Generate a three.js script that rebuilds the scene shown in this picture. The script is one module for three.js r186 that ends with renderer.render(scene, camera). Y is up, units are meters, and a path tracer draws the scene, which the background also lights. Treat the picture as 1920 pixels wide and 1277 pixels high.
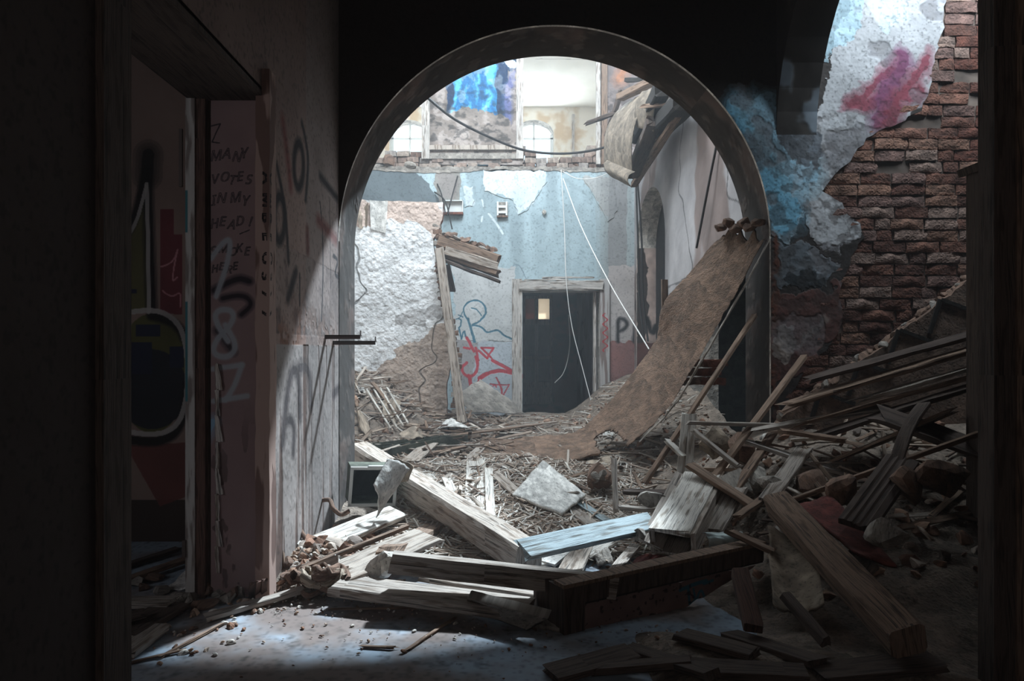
import * as THREE from 'three';
import { mergeGeometries } from 'three/addons/utils/BufferGeometryUtils.js';
import { RectAreaLightUniformsLib } from 'three/addons/lights/RectAreaLightUniformsLib.js';

// ---------------------------------------------------------------- camera, sky, sun, area lights, exposure
const scene = new THREE.Scene();
const FOC = 1280, CX = 950, CY = 660, EYE = 1.5;
const camera = new THREE.PerspectiveCamera(2 * Math.atan(1277 / 2 / FOC) * 180 / Math.PI, 1920 / 1277, 0.05, 100);
camera.position.set(0, EYE, 0);
camera.lookAt(0, EYE, -10);
camera.setViewOffset(1920, 1277, 960 - CX, 638.5 - CY, 1920, 1277);
const renderer = new THREE.WebGLRenderer({ antialias: true });
renderer.toneMapping = THREE.LinearToneMapping;
renderer.toneMappingExposure = 1.14;
renderer.shadowMap.enabled = true;
scene.background = new THREE.Color(0.80, 0.91, 1.0);
scene.backgroundIntensity = 1.9;
RectAreaLightUniformsLib.init();
const sun = new THREE.DirectionalLight(new THREE.Color(0.76, 0.90, 1.0), 10.5);
sun.position.set(0.5 * 8, 1.36 * 8, -8 - 5); sun.target.position.set(0, 0, -5);
sun.shadow.radius = 6; sun.castShadow = true;
Object.assign(sun.shadow.camera, { left: -9, right: 9, top: 9, bottom: -9, near: 0.5, far: 40 });
scene.add(sun, sun.target);
scene.fog = new THREE.FogExp2(new THREE.Color(0.9, 0.95, 1.0), 0.013);
function portal(color, intensity, w, h, pos, aim) {
  const l = new THREE.RectAreaLight(color, intensity, w, h);
  l.position.set(...pos); l.lookAt(...aim); scene.add(l); return l;
}
const COOL = new THREE.Color(0.80, 0.92, 1.0);
portal(COOL, 36, 2.4, 2.0, [-0.2, 8.0, -7.9], [-0.7, 2.5, -11.4]);      // daylight through the lost roof of the hall
portal(COOL, 36, 0.8, 0.8, [4.4, 5.4, -4.9], [2.4, 3.1, -5.97]);         // window on the stair
portal(COOL, 58, 1.4, 0.5, [3.3, 6.4, -5.15], [2.8, 2.6, -5.97]);          // skylight over the stair well
portal(COOL, 30, 0.9, 1.3, [-2.43, 6.6, -16.95], [-1.5, 6.6, -12]);    // upper windows
portal(COOL, 30, 0.9, 1.3, [0.68, 6.6, -16.95], [0.68, 6.6, -12]);
portal(new THREE.Color(0.9, 0.92, 1), 3.0, 0.9, 1.4, [-3.9, 2.2, -1.0], [-2.6, 1.3, -5.4]); // window of the left room
portal(new THREE.Color(1, 0.90, 0.86), 1.3, 2.0, 1.6, [0.2, 2.8, 2.3], [0.1, 1.6, -6]);      // window behind the visitor
// ---------------------------------------------------------------- helpers
function rng(seed) { let s = (seed * 2654435761) >>> 0 || 1; return () => { s |= 0; s = s + 0x6D2B79F5 | 0; let t = Math.imul(s ^ s >>> 15, 1 | s); t = t + Math.imul(t ^ t >>> 7, 61 | t) ^ t; return ((t ^ t >>> 14) >>> 0) / 4294967296; }; }
const R0 = rng(7);
const PERM = new Float32Array(65536); for (let i = 0; i < 65536; i++) PERM[i] = R0();
function vn(x, y) { const xi = Math.floor(x), yi = Math.floor(y); let fx = x - xi, fy = y - yi; fx = fx * fx * (3 - 2 * fx); fy = fy * fy * (3 - 2 * fy);
  const a = (xi & 255), b = (xi + 1 & 255), c = (yi & 255) << 8, d = (yi + 1 & 255) << 8;
  const p = PERM[a | c], q = PERM[b | c], r = PERM[a | d], s = PERM[b | d]; return p + (q - p) * fx + (r - p) * fy + (p - q - r + s) * fx * fy; }
function fbm(x, y, o = 4) { let s = 0, a = 0.5, t = 0; for (let i = 0; i < o; i++) { s += a * vn(x, y); t += a; x = x * 2.03 + 17.1; y = y * 2.03 + 9.7; a *= 0.5; } return s / t; }
const ridge = (x, y, o = 3) => 1 - Math.abs(2 * fbm(x, y, o) - 1);
const clamp = (v, a = 0, b = 1) => Math.min(b, Math.max(a, v));
const ss = (a, b, x) => { const t = clamp((x - a) / (b - a)); return t * t * (3 - 2 * t); };
const mix = (a, b, t) => a + (b - a) * t;
const mix3 = (a, b, t) => [mix(a[0], b[0], t), mix(a[1], b[1], t), mix(a[2], b[2], t)];
const C = (h) => [(h >> 16 & 255) / 255, (h >> 8 & 255) / 255, (h & 255) / 255];
const V3 = (x, y, z) => new THREE.Vector3(x, y, z);
const at = (px, py, d) => V3((px - CX) * d / FOC, EYE + (CY - py) * d / FOC, -d);       // a point at a depth in metres
const FLOORY = 0;
function H(x, d) {                                                                       // height of the rubble heap
  let h = 0.27 * ss(4.7, 7.4, d + 0.25 * x) + 0.12 * ss(7.8, 10.5, d);
  h += 0.07 * ss(0.55, 0.85, x) * ss(3.75, 3.5, d + 0.45 * (x - 0.8)) ;
  h += 0.66 * ss(1.05, 2.6, x) * ss(2.7, 5.4, d) * (1 - 0.35 * ss(5.8, 7, d));
  h += 0.80 * Math.exp(-(((x + 2.1) / 0.85) ** 2) - (((d - 9.7) / 1.5) ** 2));
  h += 0.35 * ss(1.0, 1.9, x) * ss(6.8, 8.2, d);
  h += 0.16 * Math.exp(-(((x + 1.35) / 0.35) ** 2) - (((d - 4.75) / 0.5) ** 2));
  h -= 0.22 * Math.exp(-(((x - 1.2) / 0.35) ** 2) - (((d - 5.5) / 0.5) ** 2));
  const m = Math.max(ss(4.2, 5.4, d + 0.5 * Math.max(0, x)), 0.6 * ss(0.6, 0.9, x) * ss(3.8, 3.4, d));
  h += m * (0.10 * (fbm(x * 1.7 + 3, d * 1.7, 3) - 0.5) + 0.07 * (fbm(x * 6, d * 6 + 4, 3) - 0.5));
  return h - 0.025 * (1 - m);
}
const topH = (x, d) => Math.max(FLOORY, H(x, d));
function S(px, py, off = 0.02) {                                                         // where a sight line meets the heap
  let d = 2.6, p = at(px, py, d);
  for (let i = 0; i < 1100; i++) { d += 0.01; p = at(px, py, d); if (p.y - off <= topH(p.x, d)) break; }
  return p;
}
const F = (px, py, h) => at(px, py, (EYE - h) * FOC / (py - CY));                       // a point at a known height
const used = {};
function numbered(n) { const k = used[n] = (used[n] ?? -1) + 1; return k ? n + '_' + String(k).padStart(3, '0') : n; }
function tag(o, label, category, group, kind) { if (label) o.userData.label = label; if (category) o.userData.category = category; if (group) o.userData.group = group; if (kind) o.userData.kind = kind; return o; }
function mesh(name, geo, mat, parent = scene) { const m = new THREE.Mesh(geo, mat); m.name = parent === scene ? numbered(name) : name; m.castShadow = m.receiveShadow = true; parent.add(m); return m; }
function thing(name, label, cat, pos, group) { const g = new THREE.Group(); g.name = numbered(name); g.position.copy(pos); scene.add(g); return tag(g, label, cat, group); }
function struct(name, geo, mat, parent = scene) { const m = mesh(name, geo, mat, parent); if (parent === scene) m.userData.kind = 'structure'; return m; }

// ---------------------------------------------------------------- textures and materials
function tex(w, h, fn) {           // fn(u, v) with v up -> [r, g, b, height]
  const c = new Uint8Array(w * h * 4), b = new Uint8Array(w * h * 4);
  for (let j = 0; j < h; j++) for (let i = 0; i < w; i++) {
    const q = fn((i + 0.5) / w, (j + 0.5) / h), k = (j * w + i) * 4;
    for (let n = 0; n < 3; n++) { c[k + n] = clamp(q[n]) * 255; b[k + n] = clamp(q[3]) * 255; } c[k + 3] = b[k + 3] = 255;
  }
  const mk = (data, srgb) => { const t = new THREE.DataTexture(data, w, h, THREE.RGBAFormat); t.magFilter = THREE.LinearFilter; t.minFilter = THREE.LinearMipmapLinearFilter; t.generateMipmaps = true; t.wrapS = t.wrapT = THREE.RepeatWrapping; if (srgb) t.colorSpace = THREE.SRGBColorSpace; t.needsUpdate = true; return t; };
  return [mk(c, true), mk(b, false)];
}
// a surface of w x h metres whose uv are metres, starting at (x0, y0)
function surf(x0, y0, w, h, res, fn, bump = 0.012, rough = 0.93) {
  const W = Math.round(w * res), HH = Math.round(h * res);
  const [map, bm] = tex(W, HH, (u, v) => fn(x0 + u * w, y0 + v * h));
  for (const t of [map, bm]) { t.repeat.set(1 / w, 1 / h); t.offset.set(-x0 / w, -y0 / h); }
  return new THREE.MeshStandardMaterial({ map, bumpMap: bm, bumpScale: bump, roughness: rough });
}
// sprayed writing: draws in a rectangle of any units, read back as colour and cover
function ink(x0, y0, x1, y1, scale, draw) {
  const W = Math.round(Math.abs(x1 - x0) * scale), HH = Math.round(Math.abs(y1 - y0) * scale), cv = document.createElement('canvas');
  cv.width = W; cv.height = HH; const g = cv.getContext('2d');
  g.save(); g.scale(W / (x1 - x0), HH / (y1 - y0)); g.translate(-x0, -y0); g.lineCap = g.lineJoin = 'round';
  draw(g, (pts, col, wd, soft = 0) => {
    for (let k = soft ? 4 : 1; k > 0; k--) {
      g.globalAlpha = soft ? (k === 1 ? 0.85 : 0.22) : 0.9; g.strokeStyle = col; g.lineWidth = wd + (k - 1) * soft;
      g.beginPath(); g.moveTo(pts[0], pts[1]);
      if (pts.length < 6) for (let i = 2; i < pts.length; i += 2) g.lineTo(pts[i], pts[i + 1]);
      else { for (let i = 2; i < pts.length - 2; i += 2) g.quadraticCurveTo(pts[i], pts[i + 1], (pts[i] + pts[i + 2]) / 2, (pts[i + 1] + pts[i + 3]) / 2); g.lineTo(pts[pts.length - 2], pts[pts.length - 1]); }
      g.stroke();
    } g.globalAlpha = 1; });
  g.restore();
  const D = g.getImageData(0, 0, W, HH).data;
  return (x, y) => { const i = Math.floor((x - x0) / (x1 - x0) * W), j = Math.floor((y - y0) / (y1 - y0) * HH); if (i < 0 || j < 0 || i >= W || j >= HH) return null; const k = (j * W + i) * 4; return D[k + 3] ? [D[k] / 255, D[k + 1] / 255, D[k + 2] / 255, D[k + 3] / 255] : null; };
}
function over(c, k) { return k ? [mix(c[0], k[0], k[3] * 0.9), mix(c[1], k[1], k[3] * 0.9), mix(c[2], k[2], k[3] * 0.9), c[3]] : c; }
const [woodMap, woodBump] = tex(256, 1024, (u, v) => {
  const x = u * 8, y = v * 6, warp = fbm(x * 0.7, y * 0.8, 2) * 3, g = fbm(x * 7 + warp * 2, y * 0.55, 4), f = fbm(x * 22, y * 2.2 + 5, 2), st = fbm(x * 1.3 + 40, y * 1.6, 3);
  const dk = ss(0.60, 0.72, g) * 0.4 + ss(0.62, 0.75, f) * 0.25, d = ss(0.52, 0.75, st) * 0.28, L = clamp(0.92 - dk - d * 0.8 - 0.25 * (0.5 - g));
  return [L, L * mix(0.985, 0.93, d * 3), L * mix(0.96, 0.86, d * 3), 0.75 - dk * 0.9 + 0.2 * (f - 0.5)];
});
for (const t of [woodMap, woodBump]) t.repeat.set(1 / 0.32, 1 / 1.4);
const wood = (hex, bump = 0.003) => new THREE.MeshStandardMaterial({ color: hex, map: woodMap, bumpMap: woodBump, bumpScale: bump, roughness: 0.9 });
const [dustMap, dustBump] = tex(512, 512, (u, v) => {
  const n = fbm(u * 14, v * 14, 5), m = fbm(u * 60 + 7, v * 60, 3), p = fbm(u * 5 + 3, v * 5, 3), k = ss(0.62, 0.72, m) * 0.16, L = clamp(0.86 + (n - 0.5) * 0.5 + (p - 0.5) * 0.25 - k);
  return [L, L * 0.985, L * 0.96, n * 0.5 + m * 0.5];
});
for (const t of [dustMap, dustBump]) t.repeat.set(1 / 0.8, 1 / 0.8);
const dusty = (hex, bump = 0.008, rough = 0.95) => new THREE.MeshStandardMaterial({ color: hex, map: dustMap, bumpMap: dustBump, bumpScale: bump, roughness: rough });
const M = {
  grey: wood(0xb3aaa4), hang: dusty(0x8b7f73, 0.004), pale: wood(0xe2deda), brown: wood(0x927a6a), dark: wood(0x5d4f49), red: wood(0x6b5048), blue: wood(0xa9bac4), board: wood(0xc3b8b0), black: wood(0x2e2825),
  plaster: dusty(0xe8e2dc), white: dusty(0xf4f4f4, 0.003), litter: wood(0xffffff), crumb: dusty(0xffffff, 0.003), brick: dusty(0x8d5746), dirt: dusty(0x8f8278, 0.02), slab: dusty(0x8a7161, 0.014), stone: dusty(0xaba49e, 0.01), rust: dusty(0x8f7364, 0.006), soot: dusty(0x2c2826), redplaster: dusty(0x7d443f, 0.006),
  paper: dusty(0xb7a899, 0.003), metal: new THREE.MeshStandardMaterial({ color: 0x9aa4a2, metalness: 0.6, roughness: 0.5, bumpMap: dustBump, bumpScale: 0.001 }),
  darkmetal: new THREE.MeshStandardMaterial({ color: 0x5b4f4a, metalness: 0.4, roughness: 0.7 }), cable: new THREE.MeshStandardMaterial({ color: 0x24201f, roughness: 0.7 }), whitecable: new THREE.MeshStandardMaterial({ color: 0xd8d4d0, roughness: 0.6 }),
  paint: wood(0xcfc9c6, 0.004), green: dusty(0x5f665b, 0.002), enamel: new THREE.MeshStandardMaterial({ color: 0xd8dbd9, roughness: 0.35 }),
  glass: new THREE.MeshPhysicalMaterial({ color: 0xf4fbff, transmission: 1, thickness: 0, roughness: 0.1, ior: 1.45 }), amber: new THREE.MeshPhysicalMaterial({ color: 0x8a5636, transmission: 0.5, thickness: 0, roughness: 0.9 }), milk: new THREE.MeshPhysicalMaterial({ color: 0xfff0dc, transmission: 0.7, thickness: 0, roughness: 0.9 }),
};
// ---------------------------------------------------------------- shape builders
function jit(geo, amt, freq, seed = 0) { const p = geo.attributes.position; for (let i = 0; i < p.count; i++) { const x = p.getX(i), y = p.getY(i), z = p.getZ(i); p.setXYZ(i, x + amt * (fbm(y * freq + seed, z * freq + 3, 2) - 0.5) * 2, y + amt * (fbm(x * freq + 9 + seed, z * freq, 2) - 0.5) * 2, z + amt * (fbm(x * freq + seed, y * freq + 31, 2) - 0.5) * 2); } geo.computeVertexNormals(); return geo; }
const rect = (w, t, c = Math.min(w, t) * 0.12) => [[-w / 2 + c, -t / 2], [w / 2 - c, -t / 2], [w / 2, -t / 2 + c], [w / 2, t / 2 - c], [w / 2 - c, t / 2], [-w / 2 + c, t / 2], [-w / 2, t / 2 - c], [-w / 2, -t / 2 + c]];
function prism(sec, len, { segs = 6, rough = 0.003, jag = 0.03, taper = 0, bow = 0, twist = 0, seed = 1 } = {}) {
  const r = rng(seed), n = sec.length, rings = [], ej = [[], []], ph = r() * 50;
  for (let k = 0; k < n; k++) { ej[0].push(-r() * jag); ej[1].push(r() * jag); }
  const per = [0]; for (let k = 0; k < n; k++) { const a = sec[k], b = sec[(k + 1) % n]; per.push(per[k] + Math.hypot(b[0] - a[0], b[1] - a[1])); }
  for (let i = 0; i <= segs; i++) { const s = i / segs, z = -len / 2 + len * s, tw = twist * (s - 0.5), sc = 1 - taper * s, ring = [], by = bow * (1 - (2 * s - 1) ** 2);
    for (let k = 0; k < n; k++) { const x0 = sec[k][0] * sc + (fbm(k * 3.7 + ph, s * len * 5, 2) - 0.5) * 2 * rough, y0 = sec[k][1] * sc + (fbm(k * 5.1 + ph + 20, s * len * 5, 2) - 0.5) * 2 * rough;
      ring.push([x0 * Math.cos(tw) - y0 * Math.sin(tw), x0 * Math.sin(tw) + y0 * Math.cos(tw) + by, z + (i === 0 ? ej[0][k] : i === segs ? ej[1][k] : 0)]); } rings.push(ring); }
  const P = [], U = [], u0 = r() * 5, v0 = r() * 5, push = (p, u, v) => { P.push(...p); U.push(u + u0, v + v0); };
  for (let i = 0; i < segs; i++) for (let k = 0; k < n; k++) { const k1 = (k + 1) % n, a = rings[i][k], b = rings[i][k1], c = rings[i + 1][k1], d = rings[i + 1][k];
    for (const [p, u] of [[a, per[k]], [b, per[k + 1]], [c, per[k + 1]], [a, per[k]], [c, per[k + 1]], [d, per[k]]]) push(p, u, p[2]); }
  for (const [ring, flip] of [[rings[0], 1], [rings[segs], 0]]) { let cx = 0, cy = 0, cz = 0; for (const p of ring) { cx += p[0] / n; cy += p[1] / n; cz += p[2] / n; }
    for (let k = 0; k < n; k++) { const a = ring[k], b = ring[(k + 1) % n], c = [cx, cy, cz]; for (const p of flip ? [b, a, c] : [a, b, c]) push(p, p[0], p[1]); } }
  const g = new THREE.BufferGeometry(); g.setAttribute('position', new THREE.Float32BufferAttribute(P, 3)); g.setAttribute('uv', new THREE.Float32BufferAttribute(U, 2)); g.computeVertexNormals(); return g;
}
function orient(o, a, b, roll = 0) { const z = b.clone().sub(a).normalize(), up = Math.abs(z.y) > 0.97 ? V3(0, 0, 1) : V3(0, 1, 0), x = up.clone().cross(z).normalize(), y = z.clone().cross(x);
  o.quaternion.setFromRotationMatrix(new THREE.Matrix4().makeBasis(x, y, z)); o.rotateZ(roll); o.position.copy(a).add(b).multiplyScalar(0.5); return o; }
let SEED = 100;
function timber(name, label, a, b, w, t, mat, o = {}) {
  const m = mesh(name, prism(o.sec ?? rect(w, t), a.distanceTo(b), { seed: SEED++, ...o }), mat, o.parent ?? scene); orient(m, a, b, o.roll ?? 0);
  if (!o.parent) tag(m, label, o.cat ?? 'plank', o.group); return m;
}
function sheetGeo(p00, p10, p11, p01, { th = 0.012, curl = 0, curlV = 0, n = 12, jag = 0.02, bump = 0.006, seed = 1, hole } = {}) {
  const N = p10.clone().sub(p00).cross(p01.clone().sub(p00)).normalize(), P = [], U = [], idx = [], r = seed * 7.3;
  const pos = (u, v) => { const e = (s) => Math.min(1, Math.min(s, 1 - s) * 8), uu = u + (1 - e(u)) * (fbm(v * 6 + r, r, 3) - 0.5) * jag * 6 * (u < 0.5 ? 1 : -1), vv = v + (1 - e(v)) * (fbm(u * 6 + r + 9, r + 4, 3) - 0.5) * jag * 6;
    const p = p00.clone().multiplyScalar((1 - uu) * (1 - vv)).addScaledVector(p10, uu * (1 - vv)).addScaledVector(p11, uu * vv).addScaledVector(p01, (1 - uu) * vv);
    return p.addScaledVector(N, curl * (4 * u * (1 - u)) + curlV * (4 * v * (1 - v)) + (fbm(u * 5 + r, v * 5, 3) - 0.5) * bump * 4); };
  const du = p10.distanceTo(p00), dv = p01.distanceTo(p00);
  for (let s = 0; s < 2; s++) for (let j = 0; j <= n; j++) for (let i = 0; i <= n; i++) { const p = pos(i / n, j / n); if (s) p.addScaledVector(N, -th); P.push(p.x, p.y, p.z); U.push(i / n * du + r, j / n * dv); }
  const q = (n + 1) * (n + 1), id = (i, j, s) => s * q + j * (n + 1) + i, keep = (i, j) => i >= 0 && j >= 0 && i < n && j < n && !(hole && hole((i + 0.5) / n, (j + 0.5) / n));
  for (let j = 0; j < n; j++) for (let i = 0; i < n; i++) { if (!keep(i, j)) continue; const a = id(i, j, 0), b = id(i + 1, j, 0), c = id(i + 1, j + 1, 0), d = id(i, j + 1, 0); idx.push(a, b, c, a, c, d, a + q, c + q, b + q, a + q, d + q, c + q);
    const edge = (x, y) => idx.push(x, x + q, y, y, x + q, y + q); if (!keep(i, j - 1)) edge(a, b); if (!keep(i + 1, j)) edge(b, c); if (!keep(i, j + 1)) edge(c, d); if (!keep(i - 1, j)) edge(d, a); }
  let g = new THREE.BufferGeometry(); g.setAttribute('position', new THREE.Float32BufferAttribute(P, 3)); g.setAttribute('uv', new THREE.Float32BufferAttribute(U, 2)); g.setIndex(idx); g.computeVertexNormals(); return g;
}
function centred(m) { m.geometry.computeBoundingBox(); const c = m.geometry.boundingBox.getCenter(V3(0, 0, 0)); c.y = m.geometry.boundingBox.min.y; m.geometry.translate(-c.x, -c.y, -c.z); m.position.add(c); return m; }
function sheet(name, label, pts, mat, o = {}) { const m = centred(mesh(name, sheetGeo(...pts, { seed: SEED++, ...o }), mat, o.parent ?? scene)); if (!o.parent) tag(m, label, o.cat ?? 'sheet', o.group); return m; }
function chunkGeo(sx, sy, sz, seed, rough = 0.3) {
  const g = new THREE.IcosahedronGeometry(1, 2), p = g.attributes.position, r = rng(seed), planes = [];
  for (let k = 0; k < 11; k++) planes.push([V3(r() - 0.5, r() - 0.5, r() - 0.5).normalize(), 0.5 + 0.3 * r()]);
  const v = V3(0, 0, 0), uv = g.attributes.uv;
  for (let i = 0; i < p.count; i++) { v.fromBufferAttribute(p, i).multiplyScalar(1.15); for (const [n, d] of planes) { const e = v.dot(n) - d; if (e > 0) v.addScaledVector(n, -e); }
    v.multiplyScalar(1 + rough * 0.35 * (fbm(v.x * 3 + seed, v.y * 3 + v.z * 2, 3) - 0.5)); p.setXYZ(i, v.x * sx, v.y * sy, v.z * sz); uv.setXY(i, v.x * sx + v.z * sz, v.y * sy + v.z * sz * 0.5); }
  g.computeVertexNormals(); return g;
}
function chunk(name, label, pos, [sx, sy, sz], mat, o = {}) { const m = mesh(name, chunkGeo(sx, sy, sz, SEED++, o.rough ?? 0.3), mat, o.parent ?? scene); m.position.copy(pos); m.position.y += sy * 0.6; m.rotation.set(o.rx ?? 0, o.ry ?? 0, o.rz ?? 0); if (!o.parent) tag(m, label, o.cat ?? 'rubble', o.group); return m; }
function tube(name, label, pts, r, mat, o = {}) { const c = new THREE.CatmullRomCurve3(pts), m = mesh(name, new THREE.TubeGeometry(c, o.n ?? 40, r, 7), mat, o.parent ?? scene); if (!o.parent) { centred(m); tag(m, label, o.cat ?? 'cable', o.group); } return m; }
const poly = (pts) => { const s = new THREE.Shape(); pts.forEach(([x, y], i) => i ? s.lineTo(x, y) : s.moveTo(x, y)); return s; };
const bx = (x0, x1, y0, y1, z0, z1) => { const g = new THREE.BoxGeometry(x1 - x0, y1 - y0, z1 - z0); const p = g.attributes.position, n = g.attributes.normal, u = g.attributes.uv; g.translate((x0 + x1) / 2, (y0 + y1) / 2, (z0 + z1) / 2);
  for (let i = 0; i < p.count; i++) { const ax = Math.abs(n.getX(i)), ay = Math.abs(n.getY(i)); u.setXY(i, ax > 0.5 ? p.getZ(i) : p.getX(i), ay > 0.5 ? p.getZ(i) : p.getY(i)); } return g; };
const wallZ = (shape, zFace, th, seg = 24) => new THREE.ExtrudeGeometry(shape, { depth: th, bevelEnabled: false, curveSegments: seg }).translate(0, 0, zFace - th);     // faces +z at zFace
const wallX = (shape, xFace, th, seg = 24) => { const g = new THREE.ExtrudeGeometry(shape, { depth: th, bevelEnabled: false, curveSegments: seg }); g.applyMatrix4(new THREE.Matrix4().makeBasis(V3(0, 0, 1), V3(0, 1, 0), V3(-1, 0, 0)).setPosition(xFace, 0, 0)); return g; }; // shape u = z, runs to -x
const pz = (d) => ([px, py]) => [(px - CX) * d / FOC, EYE + (CY - py) * d / FOC];
const rag = (pts, amt, step, seed) => { const o = []; for (let i = 0; i < pts.length - 1; i++) { const [a, b] = pts[i], [c, e] = pts[i + 1], n = Math.max(1, Math.round(Math.hypot(c - a, e - b) / step)); for (let k = 0; k < n; k++) { const t = k / n; o.push([mix(a, c, t) + (i + k ? amt * (fbm(o.length * 0.9 + seed, seed, 2) - 0.5) * 2 : 0), mix(b, e, t) + (i + k ? amt * (fbm(o.length * 0.9 + 50 + seed, seed, 2) - 0.5) * 2 : 0)]); } } o.push(pts[pts.length - 1]); return o; };
// ---------------------------------------------------------------- the setting
// floor of dusty screed
const floorMat = surf(-5, -18, 12, 21, 70, (x, z) => { const n = fbm(x * 3, z * 3, 5), m = fbm(x * 22, z * 22, 3), big = fbm(x * 0.8 + 4, z * 0.8, 3), cr = 0;
  let c = mix3([0.58, 0.64, 0.70], [0.46, 0.41, 0.39], ss(0.42, 0.68, n * 0.6 + big * 0.4)); const sc = fbm(x * 50, z * 50 + 3, 2), k = ss(0.62, 0.8, m) * 0.22 + ss(0.66, 0.74, sc) * 0.2; c = c.map((v) => v * (1 - k)); return [...c, n * 0.6 + m * 0.4 - cr * 0.4]; }, 0.008, 0.9);
const floorG = bx(-5, 7, -0.25, 0, -17.4, 3); struct('floor', floorG, floorMat);
// wall with the great arch
const AX = 0.42, AR = 1.89, AY = 2.47, ZN = -5.97, ZF = -6.6;
const W6 = pz(6), archInk = ink(600, -20, 1900, 1000, 1, (g, st) => {
  const blob = (pts, col, a = 1) => { g.globalAlpha = a; g.fillStyle = col; g.beginPath(); rag([...pts, pts[0]], 9, 12, pts[0][0]).forEach(([x, y], i) => i ? g.lineTo(x, y) : g.moveTo(x, y)); g.fill(); g.globalAlpha = 1; };
  blob([[1372, 205], [1432, 183], [1470, 235], [1530, 225], [1552, 120], [1592, -20], [1800, -20], [1760, 160], [1690, 240], [1600, 300], [1555, 360], [1625, 430], [1570, 480], [1530, 455], [1500, 400], [1490, 440], [1470, 450], [1445, 440], [1430, 330], [1395, 250]], '#c2c4c8');
  blob([[1500, -20], [1620, -20], [1600, 70], [1570, 110], [1530, 120]], '#b8dcec', 0.8); blob([[1620, 10], [1680, -20], [1700, 30], [1660, 70]], '#d3e6ee', 0.7);
  st([1392, 215, 1420, 255, 1448, 320, 1466, 400], '#7cc6ea', 60, 16); st([1420, 200, 1470, 270, 1500, 330], '#a6d6ee', 50, 14);
  blob([[1455, 250], [1530, 230], [1530, 300], [1520, 330], [1490, 300]], '#6a727c', 0.9); blob([[1480, 300], [1515, 320], [1505, 345], [1485, 365]], '#a7c9dc');
  blob([[1450, 450], [1500, 450], [1570, 490], [1560, 530], [1500, 540], [1455, 545]], '#76828c', 0.9); blob([[1465, 520], [1530, 505], [1545, 535], [1480, 545]], '#23282e', 0.9);
  blob([[1450, 560], [1580, 530], [1570, 640], [1500, 700], [1450, 720]], '#71423b', 0.8); blob([[1455, 610], [1495, 620], [1490, 660], [1470, 680], [1455, 660]], '#b5aaa2', 0.9);
  st([1590, 195, 1640, 165, 1680, 125], '#8d3a4c', 16, 9); st([1595, 200, 1660, 196, 1725, 180], '#8d3a4c', 20, 8); st([1688, 115, 1665, 180, 1640, 235], '#7a4064', 22, 10); st([1728, 112, 1700, 170, 1650, 240], '#8d3a4c', 15, 9);
  st([1448, 440, 1449, 600, 1450, 780], '#6d3a28', 7, 3); st([1500, 640, 1520, 615, 1540, 600], '#8f7f78', 9, 3);
});
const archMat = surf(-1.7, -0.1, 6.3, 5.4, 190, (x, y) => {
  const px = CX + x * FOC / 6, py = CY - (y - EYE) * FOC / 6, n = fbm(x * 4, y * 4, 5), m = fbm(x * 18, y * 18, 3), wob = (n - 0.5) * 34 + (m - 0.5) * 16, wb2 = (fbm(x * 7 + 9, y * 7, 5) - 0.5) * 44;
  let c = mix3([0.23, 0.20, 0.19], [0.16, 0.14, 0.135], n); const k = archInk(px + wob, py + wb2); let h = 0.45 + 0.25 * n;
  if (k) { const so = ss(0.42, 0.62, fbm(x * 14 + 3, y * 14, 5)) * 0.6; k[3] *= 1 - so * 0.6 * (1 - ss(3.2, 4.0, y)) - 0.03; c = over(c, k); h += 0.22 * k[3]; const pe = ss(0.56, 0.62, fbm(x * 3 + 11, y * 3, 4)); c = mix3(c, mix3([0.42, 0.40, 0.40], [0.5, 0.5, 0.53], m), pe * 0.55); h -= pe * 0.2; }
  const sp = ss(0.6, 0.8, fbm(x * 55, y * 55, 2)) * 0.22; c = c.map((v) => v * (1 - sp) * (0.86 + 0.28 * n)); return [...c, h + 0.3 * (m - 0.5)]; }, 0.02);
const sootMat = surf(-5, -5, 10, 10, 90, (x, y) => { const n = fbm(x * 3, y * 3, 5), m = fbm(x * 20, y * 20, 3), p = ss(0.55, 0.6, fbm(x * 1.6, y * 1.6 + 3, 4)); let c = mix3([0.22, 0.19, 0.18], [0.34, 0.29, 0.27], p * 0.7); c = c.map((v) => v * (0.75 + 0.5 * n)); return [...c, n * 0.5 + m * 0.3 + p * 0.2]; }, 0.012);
const archSide = surf(-7, -7, 14, 14, 60, (x, y) => { const n = fbm(x * 6, y * 6, 5), p = ss(0.5, 0.62, fbm(x * 2.3 + 5, y * 2.3, 5)), q = ss(0.62, 0.7, fbm(x * 9, y * 9 + 7, 4)); let c = mix3([0.20, 0.165, 0.145], [0.33, 0.265, 0.235], p); c = mix3(c, [0.42, 0.37, 0.34], q * 0.5); return [...c.map((v) => v * (0.7 + 0.5 * n)), n * 0.5 + p * 0.3 + q * 0.2]; }, 0.02);
function archHole(r = AR, grow = 0) { const h = new THREE.Path(); h.moveTo(AX - r, -0.1); h.lineTo(AX + r, -0.1); h.lineTo(AX + r, AY); h.absarc(AX, AY, r, 0, Math.PI, false); h.lineTo(AX - r, -0.1); return h; }
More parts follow.
